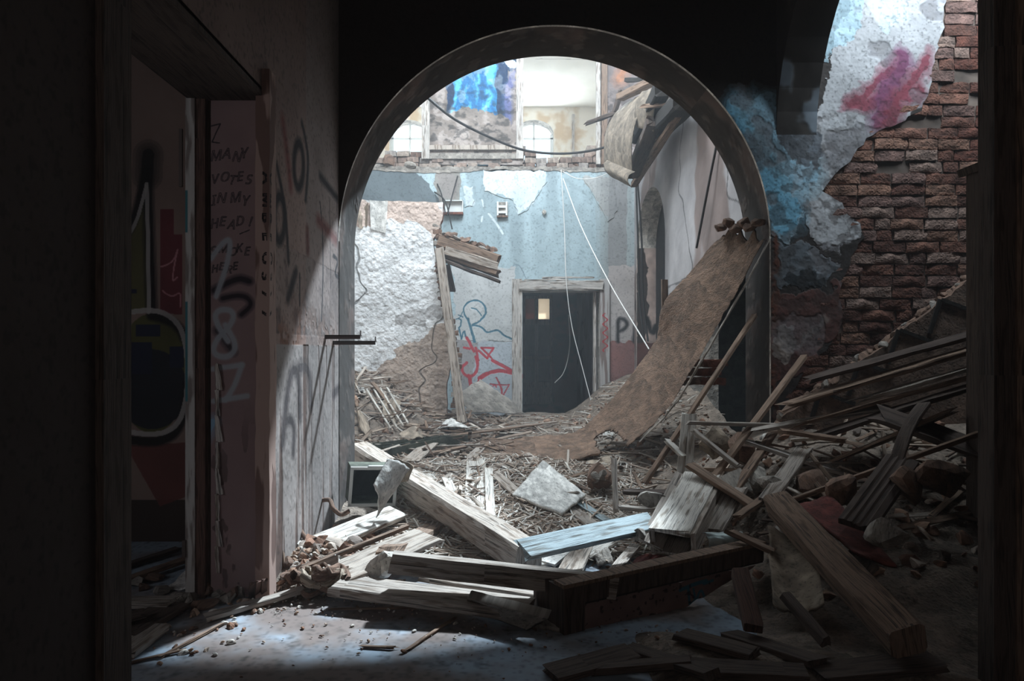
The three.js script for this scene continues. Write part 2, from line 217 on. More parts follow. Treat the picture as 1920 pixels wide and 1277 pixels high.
{ const s = poly([[-1.9, 0], [5, 0], [5, 8], [-1.9, 8]]); const s2 = new THREE.Shape(); s2.moveTo(-1.9, 0); s2.lineTo(AX - AR, 0); s2.lineTo(AX - AR, AY); s2.absarc(AX, AY, AR, Math.PI, 0, true); s2.lineTo(AX + AR, 0); s2.lineTo(5, 0); s2.lineTo(5, 8); s2.lineTo(-1.9, 8);
  const mortar = surf(-2, 0, 7, 8, 60, (x, y) => { const n = fbm(x * 9, y * 9, 4); return [0.42 * (0.7 + 0.6 * n), 0.37 * (0.7 + 0.6 * n), 0.34 * (0.7 + 0.6 * n), n]; }, 0.015);
  var wallFront = struct('wall_front', wallZ(s2, -6.0, 0.6, 48), [mortar, archSide]); }
// plaster coat that still clings left of the bare bricks, with its torn edge
const edgePx = [[1778, -40], [1768, 30], [1748, 120], [1742, 170], [1730, 200], [1692, 228], [1655, 244], [1612, 272], [1588, 302], [1560, 328], [1544, 362], [1578, 382], [1588, 402], [1612, 424], [1616, 444], [1600, 470], [1584, 505], [1572, 545], [1576, 600], [1560, 640], [1510, 690], [1480, 740], [1478, 975]];
const edgeW = rag(edgePx.map(W6), 0.03, 0.06, 3);
{ const s = new THREE.Shape(); s.moveTo(-1.5, 0); s.lineTo(AX - AR, 0); s.lineTo(AX - AR, AY); s.absarc(AX, AY, AR, Math.PI, 0, true); s.lineTo(AX + AR, 0); s.lineTo(edgeW[edgeW.length - 1][0], 0); [...edgeW].reverse().forEach(([x, y]) => s.lineTo(x, y)); s.lineTo(edgeW[0][0], 5.2); s.lineTo(-1.5, 5.2);
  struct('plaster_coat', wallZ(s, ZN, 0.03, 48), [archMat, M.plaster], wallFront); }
{ // bare bricks
  const inside = (x, y) => { let e = -9; for (let i = 0; i < edgeW.length - 1; i++) { const [a, b] = edgeW[i], [c, d] = edgeW[i + 1]; if ((b - y) * (d - y) <= 0 && b !== d) e = Math.max(e, a + (c - a) * (y - b) / (d - b)); } return x > e; };
  const bt = []; for (let i = 0; i < 5; i++) { const l = [0.27, 0.285, 0.255, 0.13, 0.28][i]; bt.push([l, chunkBrick(l, 0.09, 0.07, 40 + i)], [l, chunkBrick(l, 0.088, 0.07, 60 + i)]); }
  const mats = [0x8a6052, 0x785044, 0x957060, 0x80645e, 0x6a463c, 0x9a8178].map((h) => dusty(h, 0.012)); const r = rng(5);
  const cr = dusty(0x74463a, 0.012);
  for (let row = 0; row < 37; row++) { const y = 1.02 + row * 0.1; let x = 2.55 - (row % 2) * 0.14 - r() * 0.04;
    while (x < 4.3) { const [l, g] = bt[Math.floor(r() * bt.length)]; const cx = x + l / 2; x += l + 0.012;
      if (!inside(cx + l / 2 - 0.03, y + 0.02) || cx > 4.32 || r() < 0.02) continue; const b = mesh('brick', g, cx > 4.0 && y > 3.2 && y < 4.4 ? cr : mats[Math.floor(r() * 6)], wallFront); b.position.set(cx, y + (r() - 0.5) * 0.008, -6.009 + (r() - 0.5) * 0.012 + (r() < 0.08 ? -0.008 : 0)); b.rotation.z = (r() - 0.5) * 0.03; b.rotation.y = (r() - 0.5) * 0.06; } }
}
function chunkBrick(l, h, d, seed) { const g = new THREE.BoxGeometry(l, h, d, 4, 2, 1), p = g.attributes.position, n = g.attributes.normal, u = g.attributes.uv; for (let i = 0; i < p.count; i++) { const x = p.getX(i), y = p.getY(i), z = p.getZ(i); const e = (Math.abs(x) > l * 0.49 ? 0.006 : 0) + (Math.abs(y) > h * 0.49 ? 0.005 : 0);
  p.setXYZ(i, x + (vn(y * 40 + seed, z * 30) - 0.5) * 0.016, y + (vn(x * 25 + seed, z * 30 + 5) - 0.5) * 0.014, z + (z > 0 ? (vn(x * 18 + seed * 1.7, y * 30 + seed) - 0.5) * 0.024 - e * 1.2 : 0)); u.setXY(i, x + seed * 0.37, y + seed * 0.21); } g.computeVertexNormals(); return g; }
// transverse arch on the right, springing from the wall toward the visitor
{ const s = new THREE.Shape(), z0 = -5.97, R = 1.75, y0 = 3.4, Hh = 1.5; s.moveTo(z0, y0); for (let i = 1; i <= 24; i++) { const a = Math.PI - i / 24 * Math.PI; s.lineTo(z0 + R + R * Math.cos(a), y0 + Hh * Math.sin(a)); } s.lineTo(z0 + 2 * R, 0); s.lineTo(0.5, 0); s.lineTo(0.5, 5); s.lineTo(z0, 5); s.lineTo(z0, y0);
  const soff = surf(-7, -7, 10, 10, 60, (x, y) => { const n = fbm(x * 5, y * 5, 5), p = ss(0.56, 0.64, fbm(x * 3.1 + 5, y * 3.1, 4)); const c = mix3([0.25, 0.23, 0.22], [0.46, 0.50, 0.54], p); return [...c.map((v) => v * (0.7 + 0.5 * n)), n * 0.6 + p * 0.3]; }, 0.016); const g = wallX(s, 2.71, 0.35); struct('wall_right', g, [sootMat, soff]); }
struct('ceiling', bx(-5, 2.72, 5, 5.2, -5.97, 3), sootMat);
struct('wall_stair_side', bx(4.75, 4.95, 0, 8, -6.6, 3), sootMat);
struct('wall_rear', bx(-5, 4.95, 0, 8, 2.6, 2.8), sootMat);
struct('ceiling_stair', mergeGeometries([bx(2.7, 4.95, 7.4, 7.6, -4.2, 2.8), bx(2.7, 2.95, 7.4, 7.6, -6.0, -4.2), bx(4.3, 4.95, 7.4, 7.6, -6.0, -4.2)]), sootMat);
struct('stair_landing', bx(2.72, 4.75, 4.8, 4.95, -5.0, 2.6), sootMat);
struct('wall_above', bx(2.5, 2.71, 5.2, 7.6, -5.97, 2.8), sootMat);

// left wall with the tall doorway: u = z
const Lxy = (px, py) => { const d = 1.47 * FOC / (CX - px); return [d, EYE + (CY - py) * d / FOC]; };
const leftInk = ink(2.2, 5.2, 6.7, -0.05, 190, (g, st) => {
  const L = (a) => { const o = []; for (let i = 0; i < a.length; i += 2) o.push(...Lxy(a[i], a[i + 1])); return o; };
  for (const [cx, cy, rx, ry] of [[560, 310, 9, 42], [524, 410, 10, 42]]) { const p = []; for (let i = 0; i <= 16; i++) p.push(cx + rx * Math.cos(i * 0.42), cy + ry * Math.sin(i * 0.42)); st(L(p), '#17151a', 0.05, 0.02); }
  st(L([566, 230, 578, 280, 577, 330, 573, 375]), '#1c1a20', 0.03, 0.015); st(L([519, 310, 530, 360, 537, 420, 541, 490]), '#1c1a20', 0.03, 0.015); st(L([530, 225, 540, 300, 545, 350]), '#7c3f3c', 0.04, 0.03); st(L([576, 430, 577, 470]), '#5f3733', 0.05, 0.02);
  st(L([600, 330, 632, 372]), '#1c1a20', 0.04, 0.02); st(L([600, 380, 605, 420, 606, 520, 603, 600]), '#1c1a20', 0.025); st(L([596, 412, 630, 450]), '#6c3b38', 0.05, 0.03); st(L([625, 480, 636, 485, 626, 515, 636, 520]), '#1c1a20', 0.035); st(L([618, 370, 620, 540]), '#2a2426', 0.015); st(L([632, 380, 634, 540]), '#2a2426', 0.015);
  st(L([555, 510, 540, 560]), '#2a2628', 0.05, 0.02); st(L([562, 515, 562, 570]), '#2a2628', 0.03);
  st(L([530, 830, 540, 700, 560, 690, 562, 780]), '#3a3234', 0.06, 0.03); st(L([562, 690, 580, 680, 583, 760]), '#3a3234', 0.06, 0.03); st(L([625, 740, 640, 720, 650, 730]), '#40383a', 0.06, 0.02); st(L([537, 790, 552, 780, 550, 850]), '#3a3234', 0.05, 0.02);
});
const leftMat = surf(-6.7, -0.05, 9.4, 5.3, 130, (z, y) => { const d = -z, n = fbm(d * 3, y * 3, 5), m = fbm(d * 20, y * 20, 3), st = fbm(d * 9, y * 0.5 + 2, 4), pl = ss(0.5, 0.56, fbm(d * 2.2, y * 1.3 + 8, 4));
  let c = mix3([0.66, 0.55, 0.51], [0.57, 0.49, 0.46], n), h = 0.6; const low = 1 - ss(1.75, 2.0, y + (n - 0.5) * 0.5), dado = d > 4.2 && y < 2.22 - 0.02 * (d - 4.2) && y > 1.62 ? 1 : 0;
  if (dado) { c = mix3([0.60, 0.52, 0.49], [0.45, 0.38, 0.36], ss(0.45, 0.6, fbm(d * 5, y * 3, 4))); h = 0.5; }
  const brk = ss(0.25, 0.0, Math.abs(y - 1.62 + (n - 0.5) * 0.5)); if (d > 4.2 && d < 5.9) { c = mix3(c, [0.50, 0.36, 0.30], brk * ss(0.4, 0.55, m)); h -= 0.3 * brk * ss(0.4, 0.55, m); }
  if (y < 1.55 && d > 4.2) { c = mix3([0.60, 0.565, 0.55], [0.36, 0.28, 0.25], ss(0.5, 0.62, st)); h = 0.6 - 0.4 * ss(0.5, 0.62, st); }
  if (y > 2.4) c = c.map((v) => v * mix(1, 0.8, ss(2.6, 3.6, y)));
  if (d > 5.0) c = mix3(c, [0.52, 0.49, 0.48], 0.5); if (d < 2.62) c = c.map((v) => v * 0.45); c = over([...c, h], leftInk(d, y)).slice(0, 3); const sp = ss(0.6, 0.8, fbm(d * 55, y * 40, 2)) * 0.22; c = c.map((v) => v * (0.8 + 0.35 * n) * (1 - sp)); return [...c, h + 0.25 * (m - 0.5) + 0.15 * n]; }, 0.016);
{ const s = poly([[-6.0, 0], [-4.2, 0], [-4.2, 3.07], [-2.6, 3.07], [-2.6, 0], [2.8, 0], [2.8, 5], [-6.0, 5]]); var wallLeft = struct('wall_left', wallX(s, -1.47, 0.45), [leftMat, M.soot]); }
// the left room behind the doorway
const roomInk = ink(170, -20, 400, 1040, 2, (g, st) => {
  g.fillStyle = '#5d5a38'; g.beginPath(); g.moveTo(205, 480); g.quadraticCurveTo(262, 430, 274, 350); g.lineTo(280, 585); g.lineTo(205, 590); g.fill(); g.fillStyle = '#55552f'; g.beginPath(); g.ellipse(285, 700, 66, 112, 0, 0, 7); g.fill();
  g.fillStyle = '#20242c'; g.beginPath(); g.ellipse(285, 730, 66, 75, 0, 0, 7); g.fill(); g.fillStyle = '#20263c'; for (const [x, y, w, h] of [[217, 612, 18, 34], [255, 608, 46, 22], [240, 642, 45, 60], [318, 650, 26, 40], [246, 542, 10, 8]]) g.fillRect(x, y, w, h);
  g.fillStyle = '#6f3239'; g.fillRect(300, 392, 26, 196); g.fillRect(326, 440, 16, 150); g.fillStyle = '#6f3f3a'; g.beginPath(); g.moveTo(235, 835); g.lineTo(352, 830); g.lineTo(352, 930); g.lineTo(300, 950); g.fill();
  st([276, 320, 278, 400, 284, 580], '#0f0e10', 15, 4); st([214, 470, 250, 430, 272, 330], '#0f0e10', 13, 3); st([278, 290, 276, 330], '#121114', 22, 12); st([284, 592, 330, 600, 354, 650], '#0f0e10', 14, 3); st([352, 720, 345, 800, 300, 832, 222, 822], '#0f0e10', 14, 3);
  st([208, 482, 250, 440, 274, 350], '#b9b4b0', 7); st([275, 345, 277, 420, 279, 585], '#b9b4b0', 8); st([212, 592, 280, 575, 335, 600, 352, 660, 352, 740, 335, 800, 290, 818, 222, 806], '#b9b4b0', 10);
  st([302, 500, 325, 495, 335, 460, 328, 490, 322, 530, 332, 520], '#c98f94', 3); st([305, 545, 320, 560, 340, 545, 338, 575], '#c98f94', 3);
});
const roomMat = surf(-5, -0.05, 3.4, 5.1, 150, (x, y) => { const px = CX + x * FOC / 5.4, py = CY - (y - EYE) * FOC / 5.4, n = fbm(x * 3, y * 3, 4), m = fbm(x * 16, y * 16, 3); let c = mix3([0.60, 0.50, 0.46], [0.54, 0.46, 0.42], n); if (y < 0.33) c = [0.25, 0.2, 0.18]; c = over([...c, 0], roomInk(px, py)).slice(0, 3); return [...c.map((v) => v * (0.85 + 0.3 * n)), n * 0.6 + m * 0.3]; });
struct('wall_room_end', bx(-5, -1.9, 0, 5, -5.6, -5.4), roomMat);
struct('wall_room_side', mergeGeometries([bx(-5.2, -5, 0, 5.2, -5.6, 3), bx(-5, -1.92, 0, 5, 2.6, 2.8)]), M.soot);
// the hall
const wallMatDark = surf(-13, -1, 14, 10, 60, (z, y) => { const n = fbm(z * 2, y * 2, 5), m = fbm(z * 14, y * 14, 3), p = ss(0.5, 0.58, fbm(z * 0.9 + 2, y * 0.9, 4)); let c = mix3([0.62, 0.60, 0.60], [0.50, 0.44, 0.42], p); c = mix3(c, [0.42, 0.25, 0.2], (1 - ss(0.8, 1.6, y + n)) * 0.7); if (ss(0.985, 0.995, ridge(z * 0.5, y * 0.9, 3))) c = c.map((v) => v * 0.6); return [...c.map((v) => v * (0.75 + 0.45 * n)), n * 0.6 + m * 0.3]; }, 0.015);
{ const s = poly([[-12.6, 0], [-12.2, 0]]); const q = new THREE.Shape(); q.moveTo(-13, 0); q.lineTo(-6.6, 0); rag([[-6.6, 3.4], [-7.5, 4.0], [-8.5, 4.5], [-10, 4.9], [-12.4, 5.0], [-13, 5]], 0.12, 0.3, 4).forEach(([x, y]) => q.lineTo(x, y)); q.lineTo(-13, 0);
  const h = new THREE.Path(); h.moveTo(-12.2, 0.3); h.lineTo(-10, 0.3); h.lineTo(-10, 3.2); h.absellipse(-11.1, 3.2, 1.1, 0.95, 0, Math.PI, false, 0); h.lineTo(-12.2, 0.3); q.holes.push(h); const dk = new THREE.Path(); dk.moveTo(-8.7, 0.02); dk.lineTo(-6.62, 0.02); dk.lineTo(-6.62, 2.5); dk.lineTo(-8.7, 2.5); dk.lineTo(-8.7, 0.02); q.holes.push(dk);
  // u runs along z; extruded to +x so that the face stays at x = 2.32
  const g = new THREE.ExtrudeGeometry(q, { depth: 0.38, bevelEnabled: false, curveSegments: 24 }); g.applyMatrix4(new THREE.Matrix4().makeBasis(V3(0, 0, 1), V3(0, 1, 0), V3(-1, 0, 0)).setPosition(2.7, 0, 0));
  var wallHallR = struct('wall_hall_right', g, [wallMatDark, M.plaster]); struct('niche_back', bx(2.66, 2.8, 0, 4.4, -12.4, -9.8), M.soot, wallHallR);
  const nInk = ink(1180, 320, 1260, 760, 2, (gg, st) => { gg.fillStyle = '#b09a90'; gg.fillRect(1180, 320, 80, 440); gg.fillStyle = '#7b7069'; gg.fillRect(1180, 320, 80, 140); gg.fillStyle = '#3b332f'; gg.beginPath(); rag([[1192, 455], [1208, 460], [1216, 520], [1212, 640], [1216, 760], [1192, 760], [1192, 455]], 6, 8, 2).forEach(([x, y], i) => i ? gg.lineTo(x, y) : gg.moveTo(x, y)); gg.fill(); gg.fillStyle = '#5c3a33'; gg.fillRect(1180, 642, 80, 120); st([1214, 598, 1221, 636, 1229, 602, 1237, 636, 1243, 596], '#1c1a1a', 5, 2); });
  const nm = surf(2.3, 0.3, 0.5, 4, 200, (x, y) => { const n = fbm(x * 9, y * 9, 4), k = nInk(CX + x * FOC / 12.2 + (n - 0.5) * 6, CY - (y - EYE) * FOC / 12.2 + (n - 0.5) * 6); const c = k ? k.slice(0, 3) : [0.5, 0.45, 0.42]; return [...c.map((v) => v * (0.8 + 0.4 * n)), n]; });
  struct('plaster_panel', bx(2.325, 2.66, 0.3, 3.35, -12.2, -12.17), nm, wallHallR); }
struct('wall_side_room', mergeGeometries([bx(3.9, 4.0, 0, 2.7, -9, -6.6), bx(2.7, 4.0, 0, 2.7, -9.1, -9), bx(2.7, 4.0, 2.6, 2.7, -9, -6.6)]), dusty(0x4d5049));
struct('wall_hall_left', bx(-3.4, -3.2, 0, 8, -17, -6.6), M.plaster);
const backInk = ink(600, 270, 1200, 860, 1.7, (g, st) => {
  const blob = (pts, col, a = 1) => { g.globalAlpha = a; g.fillStyle = col; g.beginPath(); rag([...pts, pts[0]], 5, 6, pts[0][0] + pts[0][1]).forEach(([x, y], i) => i ? g.lineTo(x, y) : g.moveTo(x, y)); g.fill(); g.globalAlpha = 1; };
  blob([[600, 300], [770, 316], [805, 345], [830, 385], [600, 400]], '#626a6e'); blob([[690, 300], [1180, 300], [1180, 318], [690, 318]], '#9b8c84');
  blob([[905, 316], [1022, 318], [1020, 345], [1000, 375], [985, 395], [970, 400], [960, 372], [910, 360]], '#d9e4e8'); blob([[868, 350], [890, 350], [885, 385], [870, 385]], '#d5dee2'); blob([[815, 320], [850, 325], [860, 345], [850, 375], [830, 370]], '#c0c4c6', 0.8);
  blob([[1090, 330], [1150, 330], [1160, 400], [1145, 420], [1120, 380]], '#b9b2ac', 0.8); st([1158, 330, 1156, 430, 1160, 520], '#837f7d', 36, 16); blob([[815, 318], [862, 318], [858, 380], [835, 395], [818, 370]], '#8f8076', 0.8); st([600, 640, 965, 640], '#77706d', 2); st([1140, 640, 1200, 640], '#4f4340', 2.5); st([915, 400, 935, 425, 945, 440], '#e4ecef', 4); st([903, 375, 903, 385], '#e4ecef', 3); st([903, 405, 903, 415], '#e4ecef', 3);
  blob([[850, 500], [965, 500], [965, 640], [850, 640]], '#cdc5c2', 0.8); blob([[850, 640], [965, 640], [965, 800], [850, 800]], '#b3b4ba', 0.8); blob([[1140, 500], [1200, 500], [1200, 640], [1140, 640]], '#b3a59f', 0.9); blob([[1140, 640], [1200, 640], [1200, 800], [1140, 800]], '#86453c', 0.75);
  blob([[850, 640], [900, 640], [880, 740], [860, 780]], '#8a7d77', 0.6);
  const q = (a) => a.map((v, i) => i % 2 ? 400 + v * 0.3289 : 640 + v * 0.3289), T = '#2b5f74', Rr = '#b52733';
  st(q([715, 600, 690, 565, 720, 505, 790, 495, 835, 545, 800, 615, 735, 640, 770, 640, 810, 655, 830, 685, 880, 652, 915, 690, 965, 712]), T, 3.2); st(q([720, 600, 745, 670, 762, 735]), T, 4.5); st(q([748, 545, 775, 545, 800, 585]), T, 2); st(q([650, 600, 682, 595, 682, 640, 668, 652]), T, 2.5); st(q([660, 575, 690, 590]), T, 2); st(q([690, 562, 662, 600]), T, 2); st(q([672, 660, 690, 720]), T, 3); st(q([690, 720, 700, 655, 712, 705]), T, 3);
  st(q([718, 712, 742, 745, 760, 790]), Rr, 5); st(q([705, 770, 740, 778]), Rr, 4); st(q([770, 770, 785, 840]), Rr, 4); st(q([785, 785, 838, 832]), Rr, 4); st(q([838, 832, 875, 775]), Rr, 4); st(q([875, 775, 800, 768]), Rr, 3.5); st(q([800, 768, 865, 832]), Rr, 3.5); st(q([870, 845, 950, 885, 1035, 938]), Rr, 6); st(q([1035, 930, 920, 890, 850, 905, 790, 945]), Rr, 6.5); st(q([770, 820, 790, 880, 770, 925, 715, 935, 690, 895, 720, 855]), Rr, 5); st(q([730, 930, 738, 980, 735, 1030]), Rr, 7); st(q([745, 1000, 800, 940]), Rr, 4);
  st(q([880, 935, 905, 985, 915, 1045]), Rr, 3); st(q([915, 1045, 950, 972]), Rr, 2.5); st(q([950, 972, 850, 975]), Rr, 2); st(q([862, 985, 875, 975, 880, 990]), Rr, 2);
  st([1158, 640, 1158, 600, 1172, 598, 1178, 612, 1160, 622], '#1d1b1b', 4, 2); st([1188, 640, 1190, 600, 1200, 612, 1190, 622, 1200, 640], '#1d1b1b', 4, 2);
  st([960, 498, 966, 492, 975, 500, 990, 530], '#8496a0', 2);
});
const backMat = surf(-3.4, -0.1, 5.9, 5.3, 165, (x, y) => { const px = CX + x * FOC / 12.4, py = CY - (y - EYE) * FOC / 12.4, n = fbm(x * 2.2, y * 2.2, 5), m = fbm(x * 13, y * 13, 3), k = backInk(px + (n - 0.5) * 14, py + (n - 0.5) * 10), s = fbm(x * 5, y * 0.6, 3);
  let c = mix3([0.70, 0.77, 0.79], [0.57, 0.63, 0.65], ss(0.35, 0.65, n * 0.6 + s * 0.4)); let h = 0.5; if (k) { c = over(c, k).slice(0, 3); h += 0.12 * k[3] * (k[0] + k[1] > 1.4 ? 1 : -0.5); } c = c.map((v) => v * (0.78 + 0.36 * n) * (1 - 0.15 * ss(0.6, 0.8, fbm(x * 40, y * 40, 2)))); return [...c, h + 0.25 * (m - 0.5) + 0.25 * n]; }, 0.02);
const P12 = pz(12.4);
{ const s = new THREE.Shape(); s.moveTo(-3.2, 0); s.lineTo(0.29, 0); s.lineTo(0.29, 2.61); s.lineTo(1.695, 2.61); s.lineTo(1.695, 0); s.lineTo(2.34, 0); s.lineTo(2.34, 4.83); rag([[2.34, 4.83], [0, 4.84], [-3.2, 4.82]], 0.03, 0.12, 8).forEach(([x, y]) => s.lineTo(x, y)); s.lineTo(-3.2, 0);
  var wallBack = struct('wall_back', wallZ(s, -12.4, 0.45), [backMat, M.plaster]); 
  const mats = [0xa89389, 0x957f75, 0xbcaca2, 0x82695e, 0xb3aaa6].map((h) => dusty(h, 0.01)), r = rng(23), gs = [0.2, 0.22, 0.17, 0.24].map((l, i) => [l, chunkBrick(l, 0.095, 0.3, 80 + i)]);
  for (let row = 0; row < 4; row++) { let x = -2.6 - r() * 0.1; while (x < 2.3) { const [l, g] = gs[Math.floor(r() * 4)], px = CX + (x + l / 2) * FOC / 12.4; x += l + 0.015; if (row === 2 && px > 700 && r() < 0.3 || row === 3 && (px > 1000 ? r() < 0.85 : px < 790 || px > 985 ? r() < 0.8 : r() < 0.35) || r() < 0.05) continue; const b = mesh('brick', g, mats[Math.floor(r() * 5)], wallBack); b.position.set(x - l / 2, 4.885 + row * 0.108, -12.56 + (r() - 0.5) * 0.08); b.rotation.y = (r() - 0.5) * 0.15; b.rotation.z = (r() - 0.5) * 0.05; } }
  { const lp = [[700, 300, 0.2, 0.1], [742, 296, 0.3, 0.16], [772, 298, 0.22, 0.1], [830, 300, 0.12, 0.06], [1052, 292, 0.12, 0.07], [1085, 288, 0.12, 0.1], [1150, 296, 0.2, 0.1]]; lp.forEach(([x, y, a, b], k) => { const p = at(x, y, 12.55); const m = chunk('mortar_lump', '', p, [a, b, 0.16], k % 2 ? M.rust : M.stone, { parent: wallBack, ry: k }); m.position.y = 4.82 + b * 0.8; }); }
  for (const [p, sd] of [[[[905, 318], [1020, 320], [1024, 340], [1005, 372], [988, 396], [972, 402], [960, 374], [935, 368], [908, 358]], 1], [[[866, 348], [892, 350], [888, 386], [872, 388]], 2], [[[1092, 332], [1148, 334], [1158, 396], [1140, 416], [1118, 378]], 3], [[[690, 312], [820, 314], [905, 312], [1180, 314], [1180, 322], [900, 321], [800, 325], [690, 320]], 4]]) struct('plaster_patch', wallZ(poly(rag([...p, p[0]].map(P12), 0.03, 0.06, sd)), -12.385, 0.02), [sd === 4 ? M.stone : backMat, M.plaster], wallBack);
}
// upper storey, seen through the lost floor
const pierInk = ink(780, -60, 1200, 300, 2, (g, st) => { g.fillStyle = '#766a63'; g.fillRect(780, -60, 420, 360); g.fillStyle = '#1f74a4'; g.fillRect(846, -60, 100, 275); g.fillStyle = '#0d2b4c'; g.fillRect(838, 90, 12, 130); g.fillRect(930, -60, 22, 285); st([945, 118, 960, 130, 968, 110], '#0d2b4c', 16); st([950, 230, 952, 170, 965, 140], '#5b5f86', 12, 4); st([976, 110, 976, 160], '#c9a24a', 6, 3);
  for (let i = 0; i < 70; i++) { const r = rng(i + 3); st([850 + r() * 78, -60 + r() * 270, 850 + r() * 78, 100 + r() * 120], r() < 0.5 ? '#55acd2' : '#175f90', 3 + r() * 7, 2); } st([880, 120, 890, 122], '#e8eef0', 10); st([950, 112, 962, 122], '#dfe9ee', 14);
  g.fillStyle = '#847870'; g.beginPath(); rag([[790, 300], [800, 235], [845, 215], [880, 200], [930, 215], [960, 225], [985, 300]], 8, 8, 2).forEach(([x, y], i) => i ? g.lineTo(x, y) : g.moveTo(x, y)); g.fill(); g.fillStyle = '#7f726e'; g.fillRect(1125, -60, 75, 360); st([1180, 100, 1160, 150], '#b0785a', 12, 8); });
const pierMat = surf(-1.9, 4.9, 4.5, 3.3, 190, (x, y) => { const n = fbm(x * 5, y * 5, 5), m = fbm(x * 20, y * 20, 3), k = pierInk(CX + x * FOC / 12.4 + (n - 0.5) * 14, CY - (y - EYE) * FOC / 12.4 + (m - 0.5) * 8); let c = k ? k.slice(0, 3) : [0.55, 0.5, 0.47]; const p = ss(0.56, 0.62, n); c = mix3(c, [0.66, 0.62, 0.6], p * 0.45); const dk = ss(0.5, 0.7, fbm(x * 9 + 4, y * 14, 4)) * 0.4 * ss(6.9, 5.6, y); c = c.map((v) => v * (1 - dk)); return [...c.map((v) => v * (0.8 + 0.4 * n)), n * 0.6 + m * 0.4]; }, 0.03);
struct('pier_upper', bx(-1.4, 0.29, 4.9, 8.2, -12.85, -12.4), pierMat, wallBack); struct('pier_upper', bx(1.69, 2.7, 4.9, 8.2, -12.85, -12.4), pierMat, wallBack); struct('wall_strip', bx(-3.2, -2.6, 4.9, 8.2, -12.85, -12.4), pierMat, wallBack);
{ const q = (px) => (px - CX) * 12.4 / FOC; for (const [a, b, y0, y1, z, m] of [[791, 806, 5.0, 8.2, 0.05, M.paint], [968, 981, 5.0, 8.2, 0.05, M.paint], [806, 968, 5.16, 5.24, 0.06, M.board], [806, 968, 5.0, 5.1, 0.04, M.stone], [1117, 1125, 4.9, 8.2, 0.06, M.paint], [1127, 1138, 4.9, 8.2, 0.05, M.brown]]) struct('upper_casing', bx(q(a), q(b), y0, y1, -12.4, -12.4 + z), m, wallBack); struct('pipe', bx(1.62, 1.68, 4.85, 7.4, -16.98, -16.92), M.paint, wallBack); }
struct('floor_upper', bx(-3.4, 2.9, 4.6, 4.85, -17, -12.85), M.plaster);
const ceilMat = surf(-6, -18, 12, 6, 50, (x, z) => { const n = fbm(x * 2, z * 2, 4), cr = (Math.abs(z + 14.2 + 0.05 * fbm(x * 2, 1, 2)) < 0.015 && x > 0.6 || Math.abs(z + 15.4 + 0.06 * fbm(x * 2, 5, 2)) < 0.015 && x < 0.9) ? 1 : 0; return [0.92 - 0.12 * n - 0.25 * cr, 0.9 - 0.12 * n - 0.25 * cr, 0.87 - 0.14 * n - 0.25 * cr, n]; });
struct('ceiling_upper', bx(-3.4, 2.9, 7.6, 7.8, -17.4, -12.4), ceilMat);
